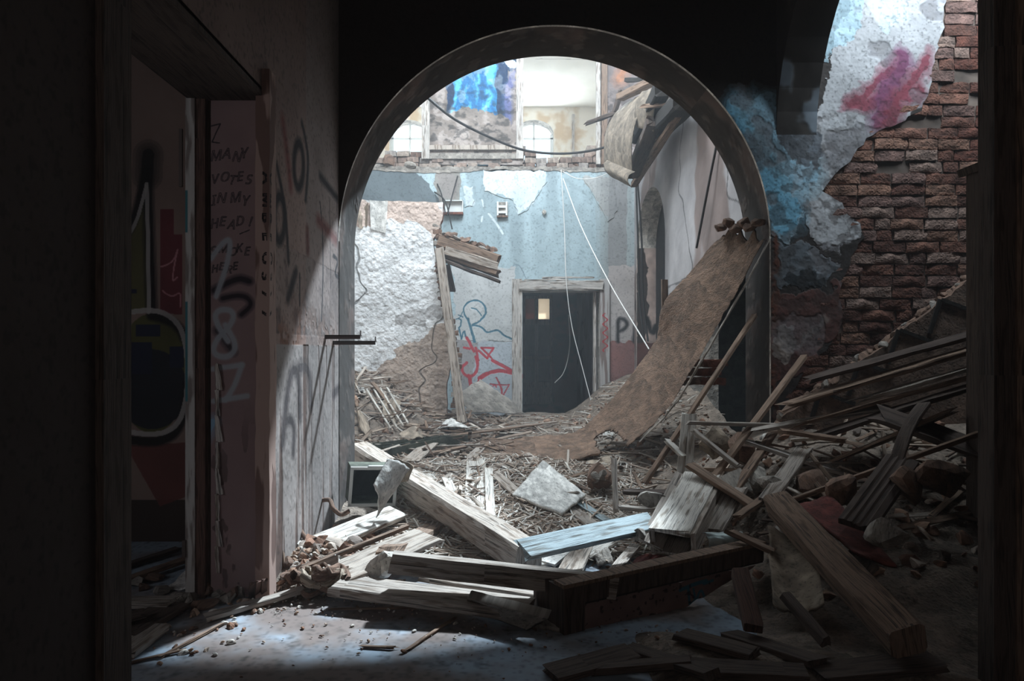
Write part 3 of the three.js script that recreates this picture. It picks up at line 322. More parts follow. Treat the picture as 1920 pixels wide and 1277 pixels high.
{ // far wall of both storeys with arched windows above and a glazed door below
  const s = poly([[-3.4, 0], [2.9, 0], [2.9, 7.6], [-3.4, 7.6]]); const arched = (x0, x1, y0, y1) => { const h = new THREE.Path(), c = (x0 + x1) / 2, r = (x1 - x0) / 2; h.moveTo(x0, y0); h.lineTo(x1, y0); h.lineTo(x1, y1 - 0.35); h.absellipse(c, y1 - 0.35, r, 0.35, 0, Math.PI, false, 0); h.lineTo(x0, y0); return h; };
  const wins = [[-2.92, -1.95, 5.9, 7.28], [0.2, 1.17, 5.9, 7.28]]; for (const w of wins) s.holes.push(arched(...w)); const dh = new THREE.Path(); dh.moveTo(0.42, 0.2); dh.lineTo(1.14, 0.2); dh.lineTo(1.14, 2.9); dh.lineTo(0.42, 2.9); s.holes.push(dh);
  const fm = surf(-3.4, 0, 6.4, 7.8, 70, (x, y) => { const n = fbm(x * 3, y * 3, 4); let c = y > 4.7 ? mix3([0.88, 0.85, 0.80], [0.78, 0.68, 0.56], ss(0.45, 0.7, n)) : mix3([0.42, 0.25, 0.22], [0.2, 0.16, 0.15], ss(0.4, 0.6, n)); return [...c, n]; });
  struct('wall_far', wallZ(s, -17, 0.4), [fm, M.plaster]);
  wins.forEach(([x0, x1, y0, y1], i) => { const g = new THREE.Group(); g.name = 'window_' + (i + 1); g.userData.kind = 'structure'; scene.add(g); const c = (x0 + x1) / 2; for (const a of [-0.02, 0.02]) {} struct('mullion', bx(c - 0.022, c + 0.022, y0, y1, -17.26, -17.2), M.enamel, g); struct('transom', bx(x0, x1, y1 - 0.42, y1 - 0.39, -17.26, -17.2), M.enamel, g); struct('stile', bx(x0, x0 + 0.07, y0, y1 - 0.3, -17.26, -17.2), M.enamel, g); struct('stile', bx(x1 - 0.07, x1, y0, y1 - 0.3, -17.26, -17.2), M.enamel, g); struct('sill', bx(x0, x1, y0, y0 + 0.08, -17.3, -17.1), M.enamel, g);
    struct('glass', bx(x0 + 0.07, c - 0.035, y0 + 0.08, y1 - 0.44, -17.235, -17.225), M.glass, g); struct('glass', bx(c + 0.035, x1 - 0.07, y0 + 0.08, y1 - 0.44, -17.235, -17.225), M.glass, g); });
  const g = new THREE.Group(); g.name = 'door_2'; g.userData.kind = 'structure'; scene.add(g); const X = [0.42, 0.72, 0.79, 1.14];
  for (const [a, b] of [[0.42, 0.47], [0.70, 0.79], [1.07, 1.14]]) struct('stile', bx(a, b, 0.2, 2.9, -17.1, -17.04), M.board, g); for (const [a, b] of [[0.2, 0.75], [1.32, 1.4], [2.18, 2.32], [2.83, 2.9]]) struct('rail', bx(0.42, 1.14, a, b, -17.095, -17.045), M.board, g);
  for (const [a, b] of [[0.47, 0.70], [0.79, 1.07]]) { struct('pane', bx(a, b, 2.32, 2.83, -17.075, -17.065), a > 0.6 ? M.milk : M.amber, g); struct('shutter_panel', bx(a, b, 1.4, 2.18, -17.08, -17.06), M.dark, g); struct('shutter_panel', bx(a, b, 0.75, 1.32, -17.08, -17.06), M.dark, g); }
}
struct('wall_passage_left', bx(-0.2, 0, 0, 4.6, -17, -12.85), M.redplaster); struct('wall_passage_right', bx(1.75, 1.95, 0, 4.6, -17, -12.85), wallMatDark);
struct('wall_upper_right', bx(2.7, 2.9, 4.85, 7.6, -17, -12.4), M.plaster);
// painted casing of the door in the back wall
{ const g = new THREE.Group(); g.name = 'door_1'; g.userData.kind = 'structure'; scene.add(g); const q = (px) => (px - CX) * 12.4 / FOC;
  const jamb = surf(1.5, 0, 0.5, 3, 160, (x, y) => { const n = fbm(x * 20, y * 2, 4); let c = mix3([0.66, 0.64, 0.63], [0.48, 0.42, 0.40], ss(0.5, 0.65, n)); const kx = (x - 1.7) / 0.16, ky = y; if (ky > 1.5 && ky < 2.2 && Math.abs(kx - 0.5 - 0.25 * Math.sin(ky * 40)) < 0.09) c = [0.62, 0.15, 0.17]; return [...c, n]; });
  struct('door_casing', bx(q(960), q(979), 0.1, 2.82, -12.4, -12.33), M.paint, g); struct('door_casing', bx(q(1124), q(1142), 0.1, 2.82, -12.4, -12.33), jamb, g); struct('door_stop', bx(q(1114), q(1119), 0.1, 2.6, -12.6, -12.5), M.paint, g);
  struct('door_head', prism(rect(0.16, 0.17), q(1128) - q(976), { rough: 0.02, segs: 12, seed: 4 }).rotateY(Math.PI / 2).translate((q(1128) + q(976)) / 2, 2.7, -12.36), M.paint, g);
  for (const [a, b, y, h, z] of [[985, 1060, 2.8, 0.05, -12.31], [1020, 1110, 2.84, 0.04, -12.31], [1000, 1125, 2.76, 0.03, -12.3], [980, 1040, 2.66, 0.03, -12.3]]) struct('peeling_paint', prism(rect(h, 0.02), q(b) - q(a), { rough: 0.02, segs: 8, jag: 0.05, seed: a }).rotateY(Math.PI / 2).translate((q(a) + q(b)) / 2, y, z), M.paint, g); }
// ---------------------------------------------------------------- rubble heap and loose litter
{ const nx = 170, nd = 210, x0 = -3.1, x1 = 4.6, d0 = 2.9, d1 = 12.35, P = [], U = [], I = [];
  for (let j = 0; j <= nd; j++) for (let i = 0; i <= nx; i++) { const x = mix(x0, x1, i / nx), d = mix(d0, d1, j / nd), edge = (i === 0 || i === nx || j === 0 || j === nd); P.push(x, edge ? -0.06 : H(x, d), -d); U.push(x, d); }
  for (let j = 0; j < nd; j++) for (let i = 0; i < nx; i++) { const a = j * (nx + 1) + i, b = a + 1, c = a + nx + 1, e = c + 1; const xm = mix(x0, x1, (i + 0.5) / nx), dm = mix(d0, d1, (j + 0.5) / nd); if (dm < 6.7 && dm > 5.8 && xm < -1.5 || dm <= 6.7 && xm < -1.47) continue; if (dm > 5.9 && dm < 6.65 && xm > 2.34) continue; if (dm >= 6.65 && xm > 2.33) continue; if (Math.max(P[a * 3 + 1], P[b * 3 + 1], P[c * 3 + 1], P[e * 3 + 1]) < 0) continue; I.push(a, b, e, a, e, c); }
  const g = new THREE.BufferGeometry(); g.setAttribute('position', new THREE.Float32BufferAttribute(P, 3)); g.setAttribute('uv', new THREE.Float32BufferAttribute(U, 2)); g.setIndex(I); g.computeVertexNormals();
  tag(mesh('rubble_heap', g, M.dirt), 'brown heap of earth and crumbled plaster covering the floor under the arch', 'rubble', null, 'stuff'); }
function litter(name, label, cat, geo, mat, count, seed, place, cols) {
  const m = new THREE.InstancedMesh(geo, mat, count), r = rng(seed), o = new THREE.Object3D(), c = new THREE.Color(); let k = 0, tries = 0;
  while (k < count && tries++ < count * 30) { if (!place(o, r)) continue; o.updateMatrix(); m.setMatrixAt(k, o.matrix); m.setColorAt(k, c.set(cols[Math.floor(r() * cols.length)])); k++; }
  m.count = k; m.name = numbered(name); m.castShadow = m.receiveShadow = true; scene.add(m); tag(m, label, cat, null, 'stuff'); return m;
}
const onHeap = (o, r, x, d, tilt) => { const y = topH(x, d), ex = H(x + 0.08, d) - H(x - 0.08, d), ed = H(x, d + 0.08) - H(x, d - 0.08); o.position.set(x, y + 0.008, -d); o.rotation.set(-Math.atan2(ed, 0.16) * -1 + (r() - 0.5) * tilt, r() * 6.28, Math.atan2(ex, 0.16) + (r() - 0.5) * tilt, 'XYZ'); };
const stick = prism(rect(0.008, 0.004), 0.22, { segs: 3, rough: 0.002, jag: 0.05, bow: 0.006, seed: 9 });
litter('reed_straw', 'broken reeds and thin splinters strewn over the heap beside the long beam', 'straw', stick, M.litter, 7600, 31, (o, r) => { const a = r(), x = a < 0.86 ? mix(-1.0, 1.25, r()) : mix(-2.3, 2.2, r()), d = a < 0.86 ? mix(4.9, 7.6, r()) : mix(6.7, 11.5, r()); if (x > 2.2) return false; if (d < 6.7 && x < -1.35) return false; onHeap(o, r, x, d, 0.5); o.position.y += r() * 0.04; o.scale.set(0.7 + r(), 0.7 + r(), 0.4 + r() * 1.1); return true; }, [0xeee8e2, 0xcdbcb0, 0xddd0c6, 0xa48f80, 0xf6f4f2, 0xbca698]);
const chip = chunkGeo(0.03, 0.014, 0.024, 77, 0.5);
litter('plaster_crumb', 'plaster crumbs and wood chips sprinkled over floor and heap', 'crumbs', chip, M.crumb, 3600, 32, (o, r) => { const q = r(); let x, d; if (q < 0.2) { x = mix(-1.46, -0.2, r() * r()); d = mix(3.9, 5.8, r()); } else if (q < 0.35) { x = mix(-1.9, 0.9, r()); d = mix(3.1, 4.4, Math.sqrt(r())); } else if (q < 0.72) { x = mix(-1.3, 2.25, r()); d = mix(4.6, 8, r()); } else { x = mix(-2.6, 2.2, r()); d = mix(7, 12, r()); } if (d < 6.7 && x < -1.44 && d > 4.15) return false; onHeap(o, r, x, d, 0.8); const s = (0.25 + r() * r() * 1.3) * (d < 4.4 && x > -1.4 ? 0.45 : 1); o.scale.set(s, s, s); return true; }, [0xd9d2cc, 0xb89a86, 0x9a7460, 0xe6e3e0, 0x7a5c4d, 0xc4b2a6]);
const lump = chunkGeo(0.07, 0.05, 0.06, 78, 0.5);
litter('rubble_lump', 'fist-sized lumps of mortar and earth in the heap and along the walls', 'rubble', lump, M.crumb, 900, 33, (o, r) => { const q = r(); let x, d; if (q < 0.22) { x = mix(-1.42, -1.0, r()); d = mix(4.3, 5.6, r()); } else if (q < 0.55) { x = mix(1.0, 4.2, r()); d = mix(3.6, 5.8, r()); if (H(x, d) < 0.1) return false; } else { x = mix(-2.2, 2.2, r()); d = mix(6.7, 11.8, r()); } onHeap(o, r, x, d, 2); const s = 0.3 + r() * r() * 1.1; o.scale.set(s, s * 0.8, s); return true; }, [0xc9a590, 0xa8806c, 0x8a6a5c, 0xd2c4ba, 0x9c8f88]);
const debrisLath = prism(rect(0.028, 0.009), 0.5, { segs: 4, rough: 0.003, jag: 0.05, seed: 12 });
litter('broken_lath', 'short broken laths tangled across the far heap', 'laths', debrisLath, M.litter, 420, 34, (o, r) => { const q = r(); let x, d; if (q < 0.5) { x = mix(-2.3, 0.1, r()); d = mix(7.4, 11, r()); } else if (q < 0.75) { x = mix(0.5, 3.6, r()); d = mix(4.2, 5.8, r()); if (H(x, d) < 0.15) return false; } else { x = mix(-1.2, 1.6, r()); d = mix(5, 8, r()); } onHeap(o, r, x, d, 0.9); o.position.y += 0.03; o.scale.set(0.6 + r(), 1, 0.35 + r()); return true; }, [0xb8a698, 0x8f7868, 0xd2c8c0, 0x6f5a4e, 0xa59488]);

// ---------------------------------------------------------------- the great slab of fallen ceiling
{ const Le = [[1358, 424, 6.45], [1306, 490, 6.75], [1258, 545, 7.05], [1243, 612, 7.35], [1205, 672, 7.6], [1140, 750, 8.1], [1085, 796, 8.5], [1000, 806, 8.9], [905, 818, 9.0]].map((a) => at(...a));
  const Re = [[1446, 428, 5.93], [1398, 520, 6.0], [1352, 600, 6.15], [1300, 690, 6.35], [1262, 752, 6.6], [1192, 824, 6.95], [1118, 852, 7.2], [1010, 872, 7.3], [900, 868, 7.4]].map((a) => at(...a));
  const cl = new THREE.CatmullRomCurve3(Le), cr = new THREE.CatmullRomCurve3(Re), nU = 44, nV = 170, P = [], U = [], I = [], nrm = V3(0.35, 0.75, 0.5).normalize(), q = (nU + 1) * (nV + 1);
  for (let s = 0; s < 2; s++) for (let j = 0; j <= nV; j++) for (let i = 0; i <= nU; i++) { const v = j / nV, u = i / nU, a = cl.getPoint(v), b = cr.getPoint(v), top = j < 6 ? (6 - j) / 6 : 0;
    const p = a.clone().lerp(b, clamp(u + (i === 0 ? 0.03 : i === nU ? -0.02 : 0) * (fbm(v * 60, i, 2) - 0.5) * 3)); p.addScaledVector(nrm, 0.10 * (fbm(u * 3 + 2, v * 9, 4) - 0.5) + 0.045 * (fbm(u * 16, v * 50, 3) - 0.5) + 0.10 * ridge(u * 1.5 + 4, v * 2.2, 2) * ss(0.05, 0.3, u) - 0.10 - (s ? 0.035 : 0));
    p.y -= top * 0.25 * (fbm(u * 7, 3, 3) - 0.3); if (v > 0.62) p.y = Math.max(p.y, topH(p.x, -p.z) + (s ? -0.05 : 0.01)); P.push(p.x, p.y, p.z); U.push(u * 0.9, v * 4.6); }
  const pix = (k) => [CX + P[k * 3] * FOC / -P[k * 3 + 2], CY - (P[k * 3 + 1] - EYE) * FOC / -P[k * 3 + 2]];
  const id = (i, j, s) => s * q + j * (nU + 1) + i, cut = (i, j) => { const u = (i + 0.5) / nU, v = (j + 0.5) / nV; return ((u - 0.96) / 0.52) ** 2 + ((v - 0.69) / 0.046) ** 2 < 1 + 0.5 * (fbm(u * 9, v * 40, 2) - 0.5); }, keep = (i, j) => i >= 0 && j >= 0 && i < nU && j < nV && !cut(i, j);
  for (let j = 0; j < nV; j++) for (let i = 0; i < nU; i++) { if (!keep(i, j)) continue; const a = id(i, j, 0), b = id(i + 1, j, 0), c = id(i + 1, j + 1, 0), d = id(i, j + 1, 0); I.push(a, c, b, a, d, c, a + q, b + q, c + q, a + q, c + q, d + q); const e = (x, y) => I.push(x, y, y + q, x, y + q, x + q); if (!keep(i, j - 1)) e(a, b); if (!keep(i + 1, j)) e(b, c); if (!keep(i, j + 1)) e(c, d); if (!keep(i - 1, j)) e(d, a); }
  const g = new THREE.BufferGeometry(); g.setAttribute('position', new THREE.Float32BufferAttribute(P, 3)); g.setAttribute('uv', new THREE.Float32BufferAttribute(U, 2)); g.setIndex(I); g.computeVertexNormals();
  const t = thing('ceiling_slab', 'long brown slab of fallen ceiling plaster leaning from the arch down to the heap', 'slab', at(1190, 825, 6.95));
  const m = mesh('slab_sheet', g, M.slab, t); m.position.copy(t.position).negate(); const loc = (v) => v.clone().sub(t.position);
  for (let k = 0; k < 9; k++) { const v = 0.02 + k * 0.065, a = cr.getPoint(v), b = cr.getPoint(v + 0.075); timber('edge_lath', '', loc(a).add(V3(0.015, -0.03, 0.01)), loc(b).add(V3(0.015, -0.03, 0.01)), 0.018, 0.014, M.pale, { parent: t, jag: 0.04, rough: 0.006 }); }
  for (let k = 0; k < 6; k++) chunk('earth_clod', '', loc(at(1352 + k * 14, 432 - (k % 2) * 8, 6.4 - k * 0.07)), [0.07, 0.05, 0.06], M.rust, { parent: t, ry: k }); 
}
// ---------------------------------------------------------------- big timbers in the light, near to far
const BEAM = 'beam', PL = 'plank';
timber('roof_beam', 'heavy square beam covered in dust lying diagonally from the left jamb to the front rail', at(676, 850, 7.05).setY(0.46), F(985, 1043, 0.13), 0.21, 0.2, M.board, { cat: BEAM, rough: 0.006, jag: 0.05, segs: 14, roll: 0.06 });
timber('floor_plank', 'pale blue-grey plank with a rounded tip lying right of the heavy beam', F(985, 1030, 0.24), F(1222, 978, 0.32), 0.2, 0.035, M.blue, { roll: 0.3, segs: 10, jag: 0.05 });
const railSec = [[-0.05, -0.055], [0.045, -0.055], [0.045, -0.02], [0.03, -0.012], [0.03, 0.004], [0.05, 0.014], [0.05, 0.05], [0.035, 0.06], [-0.05, 0.06]];
timber('moulded_rail', 'long grey moulded rail on edge between the white rubble stone and the broken cupboard', F(742, 1055, 0.27), F(1150, 1100, 0.2), 0.1, 0.1, M.grey, { sec: railSec, cat: 'rail', segs: 10, rough: 0.003, roll: -0.05 });
timber('floor_plank', 'thick grey board lying flat on the floor under the white rubble stone', F(640, 1098, 0.1), F(985, 1142, 0.08), 0.24, 0.06, M.grey, { segs: 10, rough: 0.004 });
timber('floor_plank', 'dark board in shadow between the thick grey board and the moulded rail', F(800, 1080, 0.09), F(1060, 1120, 0.07), 0.16, 0.03, M.grey, { segs: 6 });
chunk('rubble_stone', 'whitish broken block of masonry standing at the end of the moulded rail', F(726, 1073, 0.13), [0.13, 0.095, 0.08], M.plaster, { cat: 'stone', ry: 0.3, rough: 0.4 });
{ const a = F(872, 1128, 0.07), b = F(1025, 1165, 0.06); sheet('stone_slab', 'broken slab of grey render tilted on the floor before the thick grey board', [F(878, 1122, 0.14), F(870, 1140, 0.04), F(990, 1183, 0.05), F(1028, 1160, 0.13)], M.stone, { th: 0.05, jag: 0.008, n: 16, bump: 0.002, cat: 'slab' }); }
sheet('plaster_piece', 'flat pale scrap of plaster beside the lower left corner of the cupboard', [F(985, 1150, 0.02), F(1000, 1170, 0.02), F(1055, 1180, 0.02), F(1052, 1140, 0.03)], M.stone, { th: 0.02, cat: 'plaster' });
// cupboard front lying on its side
{ const c0 = F(1058, 1192, 0), c1 = at(1432, 1030, 4.25); c1.y = 0; const dir = c1.clone().sub(c0), len = dir.length(), t = thing('cupboard_front', 'broken brown cupboard front lying on its side with a blue scrawl on the torn panel', 'cupboard', c0);
  t.rotation.y = Math.atan2(-dir.z, dir.x);
  const k = 0.05, w = (x0, x1, y0, y1, z0, z1) => { const g = bx(x0, x1, y0, y1, z0, z1); const p = g.attributes.position; for (let i = 0; i < p.count; i++) p.setY(i, p.getY(i) + k * p.getX(i) / len); g.computeVertexNormals(); return g; };
  const e = (n, g, m) => mesh(n, g, m, t);
  e('stile', w(0, 0.13, 0.0, 0.25, -0.045, 0), M.dark); e('top_rail', w(0.13, len, 0.15, 0.25, -0.045, 0), M.dark); e('cap_board', w(-0.01, len + 0.01, 0.25, 0.27, -0.09, 0.012), M.brown); e('bead', w(0.13, len, 0.138, 0.15, -0.03, -0.006), M.black);
  const pi = ink(0, 0.3, 1.5, -0.15, 400, (g, st) => { st([0.80, 0.11, 0.90, 0.13, 1.0, 0.135], '#1d5f73', 0.022); st([0.86, 0.12, 0.87, 0.02], '#1d5f73', 0.018); st([0.87, 0.02, 0.92, 0.02, 0.9, 0.1], '#1d5f73', 0.015); st([0.92, 0.02, 0.95, 0.11, 0.99, 0.03], '#1d5f73', 0.017); st([0.98, 0.12, 1.05, 0.13], '#1d5f73', 0.016); });
  const pm = surf(0, -0.15, 1.5, 0.45, 400, (x, y) => { const n = fbm(x * 9, y * 9, 4), m = fbm(x * 40, y * 40, 2); let c = mix3([0.50, 0.40, 0.37], [0.36, 0.28, 0.26], n); const q = pi(x, y); if (q) c = over([...c, 0], q).slice(0, 3); const s = ss(0.7, 0.75, m); return [...c.map((v) => v * (1 - 0.5 * s)), n - s * 0.3]; }, 0.004);
  const s = poly(rag([[0.12, -0.0], [0.12, 0.15], [len - 0.05, 0.17], [len - 0.2, 0.12], [0.93, 0.03], [0.82, -0.0], [0.6, -0.0], [0.12, -0.0]], 0.012, 0.04, 3).map(([x, y]) => [x, Math.max(0.0, y)])); const pg = new THREE.ExtrudeGeometry(s, { depth: 0.014, bevelEnabled: false }); pg.translate(0, 0, -0.035); e('torn_panel', pg, pm);
  e('back_rail', w(0.2, len - 0.2, 0.0, 0.06, -0.3, -0.27), M.dark); e('end_board', w(0, 0.025, 0, 0.24, -0.34, -0.045), M.dark); }
// curled hanging piece and the open metal box by the left wall
sheet('plaster_flake', 'large curled white flake of plaster standing on its tip beside the heavy beam', [[702, 908, 5.42], [708, 970, 5.35], [768, 880, 5.5], [728, 860, 5.6]].map((a) => at(...a)), M.white, { th: 0.016, curl: 0.04, n: 16, jag: 0.012, cat: 'plaster' });
sheet('plaster_flake', 'brown back of the curled plaster flake above the heavy beam', [[738, 858, 5.66], [776, 874, 5.56], [766, 902, 5.56], [748, 905, 5.6]].map((a) => at(...a)), M.paper, { th: 0.012, curl: 0.04, n: 8, jag: 0.012, cat: 'plaster' });
{ const p = at(697, 944, 5.75); p.y = topH(p.x, -p.z); const t = thing('metal_box', 'open grey-green metal box on its side against the left jamb of the arch', 'box', V3(at(697, 944, 5.8).x, at(697, 946, 5.8).y, -5.8)); t.rotation.set(0.08, 0.35, -0.09);
  const e = (n, a, m) => mesh(n, bx(...a), m, t); e('bottom', [-0.19, 0.19, 0, 0.012, -0.24, 0], M.green); e('top', [-0.19, 0.19, 0.30, 0.312, -0.24, 0], M.green); e('side', [-0.19, -0.178, 0, 0.31, -0.24, 0], M.green); e('side', [0.178, 0.19, 0, 0.31, -0.24, 0], M.green); e('back', [-0.19, 0.19, 0, 0.31, -0.25, -0.24], M.soot);
  e('rim', [-0.2, -0.175, -0.01, 0.32, 0, 0.02], M.enamel); e('rim', [0.175, 0.2, -0.01, 0.32, 0, 0.02], M.enamel); e('rim', [-0.2, 0.2, -0.012, 0.012, 0, 0.02], M.enamel); e('rim', [-0.2, 0.2, 0.302, 0.325, 0, 0.02], M.enamel); const hd = mesh('handle', new THREE.CapsuleGeometry(0.014, 0.2, 4, 8).rotateZ(Math.PI / 2), M.enamel, t); hd.position.set(0.05, 0.33, 0.03); }
// scraps between the left wall and the beam
timber('floor_plank', 'wide pale board running from the left wall rubble toward the curled plaster flake', F(572, 1030, 0.12), S(745, 972, 0.05).add(V3(0, 0.05, 0)), 0.2, 0.04, M.pale, { roll: 0.25, segs: 8 });
timber('floor_plank', 'long thin dark lath along the front edge of the wide pale board', F(578, 1062, 0.14), F(752, 992, 0.22), 0.035, 0.03, M.brown, { jag: 0.08 });
timber('floor_plank', 'splintered brown board beneath the heavy beam behind the white rubble stone', F(735, 1030, 0.2), S(820, 985, 0.03), 0.16, 0.04, M.brown, { jag: 0.12, rough: 0.01 });
timber('floor_plank', 'pale board sloping out from beneath the beam toward the white rubble stone', F(640, 1075, 0.14), F(800, 1005, 0.22), 0.26, 0.03, M.board, { jag: 0.06, roll: 0.12 });
timber('floor_plank', 'grey skirting board end poking up at the twisted rag bundle', F(575, 1080, 0.08), F(630, 1055, 0.18), 0.09, 0.025, M.grey, { roll: 0.9 });
sheet('paper_scrap', 'small white triangular scrap between the wide pale board and the rubble stone', [F(628, 1040, 0.2), F(630, 1062, 0.14), F(655, 1052, 0.14), F(650, 1046, 0.17)], M.white, { th: 0.004, cat: 'paper', n: 6 });
timber('door_batten', 'long grey batten lying from the doorway post toward the twisted rag bundle', F(392, 1157, 0.02), F(572, 1104, 0.05), 0.07, 0.03, M.grey, { segs: 8 });
for (const [a, b, l] of [[[628, 1142], [805, 1139], 'thin brown lath lying across the lit floor before the thick grey board'], [[768, 1215], [850, 1160], 'thin brown lath lying aslant on the lit floor'], [[312, 1226], [412, 1172], 'dark thin lath on the floor before the doorway'], [[232, 1245], [330, 1222], 'dark thin lath at the foot of the near doorway casing'], [[686, 1212], [732, 1214], 'tiny stick lying alone on the dusky floor']]) timber('lath', l, F(...a, 0.01), F(...b, 0.012), 0.018, 0.01, M.brown, { cat: 'lath', jag: 0.05, rough: 0.003 });
{ const c = F(608, 1118, 0.0), t = thing('rag_bundle', 'twisted bundle of brown torn lining on the floor at the left wall', 'rag', c), r = rng(4); for (let k = 0; k < 11; k++) { const a = [], h0 = r() * 0.14; for (let i = 0; i < 5; i++) a.push(V3(-0.14 + i * 0.07 + (r() - 0.5) * 0.07, 0.03 + h0 * (0.4 + r() * 0.8), (r() - 0.5) * 0.18)); const g = new THREE.TubeGeometry(new THREE.CatmullRomCurve3(a), 16, 0.014 + r() * 0.018, 6); mesh('twist', jit(g, 0.012, 22, k), k % 3 ? M.rust : M.paper, t); } }
for (let k = 0; k < 14; k++) { const r = rng(60 + k), x = mix(530, 640, r()), y = mix(1055, 1100, r()); chunk('rubble_stone', '', F(x, y, 0.06), [0.04 + r() * 0.05, 0.03 + r() * 0.03, 0.04 + r() * 0.03], k % 3 ? M.rust : M.plaster, { ry: r() * 6 }); const o = scene.children[scene.children.length - 1]; tag(o, 'reddish lump of rubble at the foot of the left wall before the arch', 'stone', 'rubble lumps at the left wall'); }
tube('bent_pipe', 'curved brown pipe bent out of the left wall above the wide pale board', [[540, 985, 5.0], [556, 982, 4.95], [566, 1000, 4.9], [578, 1012, 4.85], [592, 1012, 4.8]].map((a) => at(...a)), 0.018, M.rust, { cat: 'pipe' });
tube('bent_pipe', 'curved brown pipe bent out of the left wall beside the metal box', [[604, 938, 5.45], [618, 938, 5.4], [626, 955, 5.3], [640, 965, 5.3], [655, 958, 5.3]].map((a) => at(...a)), 0.018, M.rust, { cat: 'pipe' });
timber('skirting_post', 'stub of brown skirting standing against the left wall by the bent pipe', at(527, 1072, 4.5), at(520, 1000, 4.5), 0.06, 0.05, M.brown, { cat: 'post' });
// iron brackets on the jamb
{ let i = 0; for (const [px, py, x2, d, l] of [[614, 629, 677, 5.55, 'upper rusty iron bracket jutting from the left jamb of the arch'], [640, 640, 705, 5.8, 'lower rusty iron bracket jutting from the left jamb of the arch']]) { const a = at(px, py, d), t = thing('iron_bracket', l, 'bracket', V3(-1.5, a.y, -d)), L = at(x2, py, d).x + 1.5; mesh('plate', bx(0, L, -0.005, 0.004, -0.03, 0.03), M.darkmetal, t); mesh('flange', bx(0, L, -0.03, 0, 0.024, 0.03), M.darkmetal, t); mesh('hook', bx(L - 0.006, L, 0, 0.04, -0.01, 0.02), M.darkmetal, t); } }
// ---------------------------------------------------------------- boards on the middle heap
const SP = (px, py, o = 0.03) => S(px, py, o);
for (const [a, b, w, m, l, g] of [
  [[880, 960], [884, 868], 0.1, M.pale, 'leftmost of three pale laths lying side by side on the straw'], [[905, 962], [902, 864], 0.1, M.pale, 'middle of three pale laths lying side by side on the straw'], [[920, 966], [916, 880], 0.08, M.pale, 'rightmost of three pale laths lying side by side on the straw'],
  [[838, 902], [900, 842], 0.12, M.grey, 'grey lath slanting up to the right above the three pale laths'], [[858, 945], [838, 900], 0.09, M.pale, 'short pale lath between the heavy beam and the three pale laths'], [[818, 912], [800, 892], 0.14, M.pale, 'short white offcut on the straw against the heavy beam'],
  [[920, 882], [978, 932], 0.11, M.board, 'lath running down from the three pale laths to the white plaster plate'], [[988, 852], [1028, 885], 0.09, M.board, 'lath end above the white plaster plate'], [[1062, 948], [1108, 982], 0.12, M.grey, 'lowest of three laths fanning out below the white plaster plate'], [[1078, 938], [1136, 976], 0.09, M.blue, 'middle of three laths fanning out below the white plaster plate'], [[1086, 926], [1166, 968], 0.12, M.board, 'topmost of three laths fanning out below the white plaster plate'],
  [[700, 872], [870, 838], 0.07, M.brown, 'brown batten lying across the upper end of the heavy beam'], [[770, 865], [806, 832], 0.2, M.board, 'wide brown board leaning above the curled plaster flake'], [[806, 838], [905, 834], 0.05, M.grey, 'thin grey strip at the back of the straw patch'], [[690, 852], [790, 838], 0.06, M.dark, 'dark batten beneath the crumpled paper'],
  [[1070, 1068], [1090, 1028], 0.16, M.board, 'pale board end between the moulded rail and the pale blue-grey plank'], [[1152, 1070], [1190, 1025], 0.08, M.grey, 'grey batten in the straw before the boxed beam'], [[1030, 1055], [1060, 1030], 0.12, M.white, 'whitewashed board end right of the heavy beam tip'], [[1105, 1040], [1140, 1020], 0.1, M.pale, 'short pale batten in the straw below the blue-grey plank'], [[1000, 1030], [1080, 1032], 0.06, M.brown, 'brown splinter board below the blue-grey plank'],
  [[830, 850], [690, 832], 0.05, M.metalless ?? M.grey, 'grey strip in front of the bent metal channel'], [[760, 800], [880, 812], 0.06, M.brown, 'brown lath at the foot of the leaning post'], [[842, 818], [1010, 796], 0.09, M.brown, 'long brown board across the back of the heap'], [[900, 806], [1040, 792], 0.07, M.board, 'pale board along the back of the heap before the door'], [[675, 740], [790, 735], 0.1, M.board, 'pale shelf board at the foot of the white partition'], [[700, 728], [800, 722], 0.07, M.brown, 'brown board highest on the left heap'],
  [[780, 742], [905, 800], 0.05, M.dark, 'dark lath sloping from the partition down to the door'], [[740, 770], [700, 720], 0.05, M.brown, 'brown lath standing out of the left heap'], [[690, 735], [730, 800], 0.025, M.pale, 'thin reed lath on the left heap, foremost'], [[702, 732], [742, 798], 0.025, M.pale, 'thin reed lath on the left heap, second'], [[714, 730], [754, 796], 0.025, M.pale, 'thin reed lath on the left heap, third'], [[726, 728], [764, 792], 0.025, M.pale, 'thin reed lath on the left heap, hindmost']]) timber('lath', l, SP(...a, 0.06), SP(...b, 0.075), w, 0.022, m, { cat: 'board', jag: 0.06, roll: (fbm(a[0] * 0.3, a[1] * 0.3, 1) - 0.5) * 0.3 });
sheet('plaster_plate', 'large white plate of plaster lying on the heap right of the three pale laths', [SP(962, 926, 0.10), SP(1052, 962, 0.08), SP(1098, 926, 0.12), SP(1018, 862, 0.16)], M.white, { th: 0.025, jag: 0.012, n: 18, bump: 0.005, cat: 'plaster' });
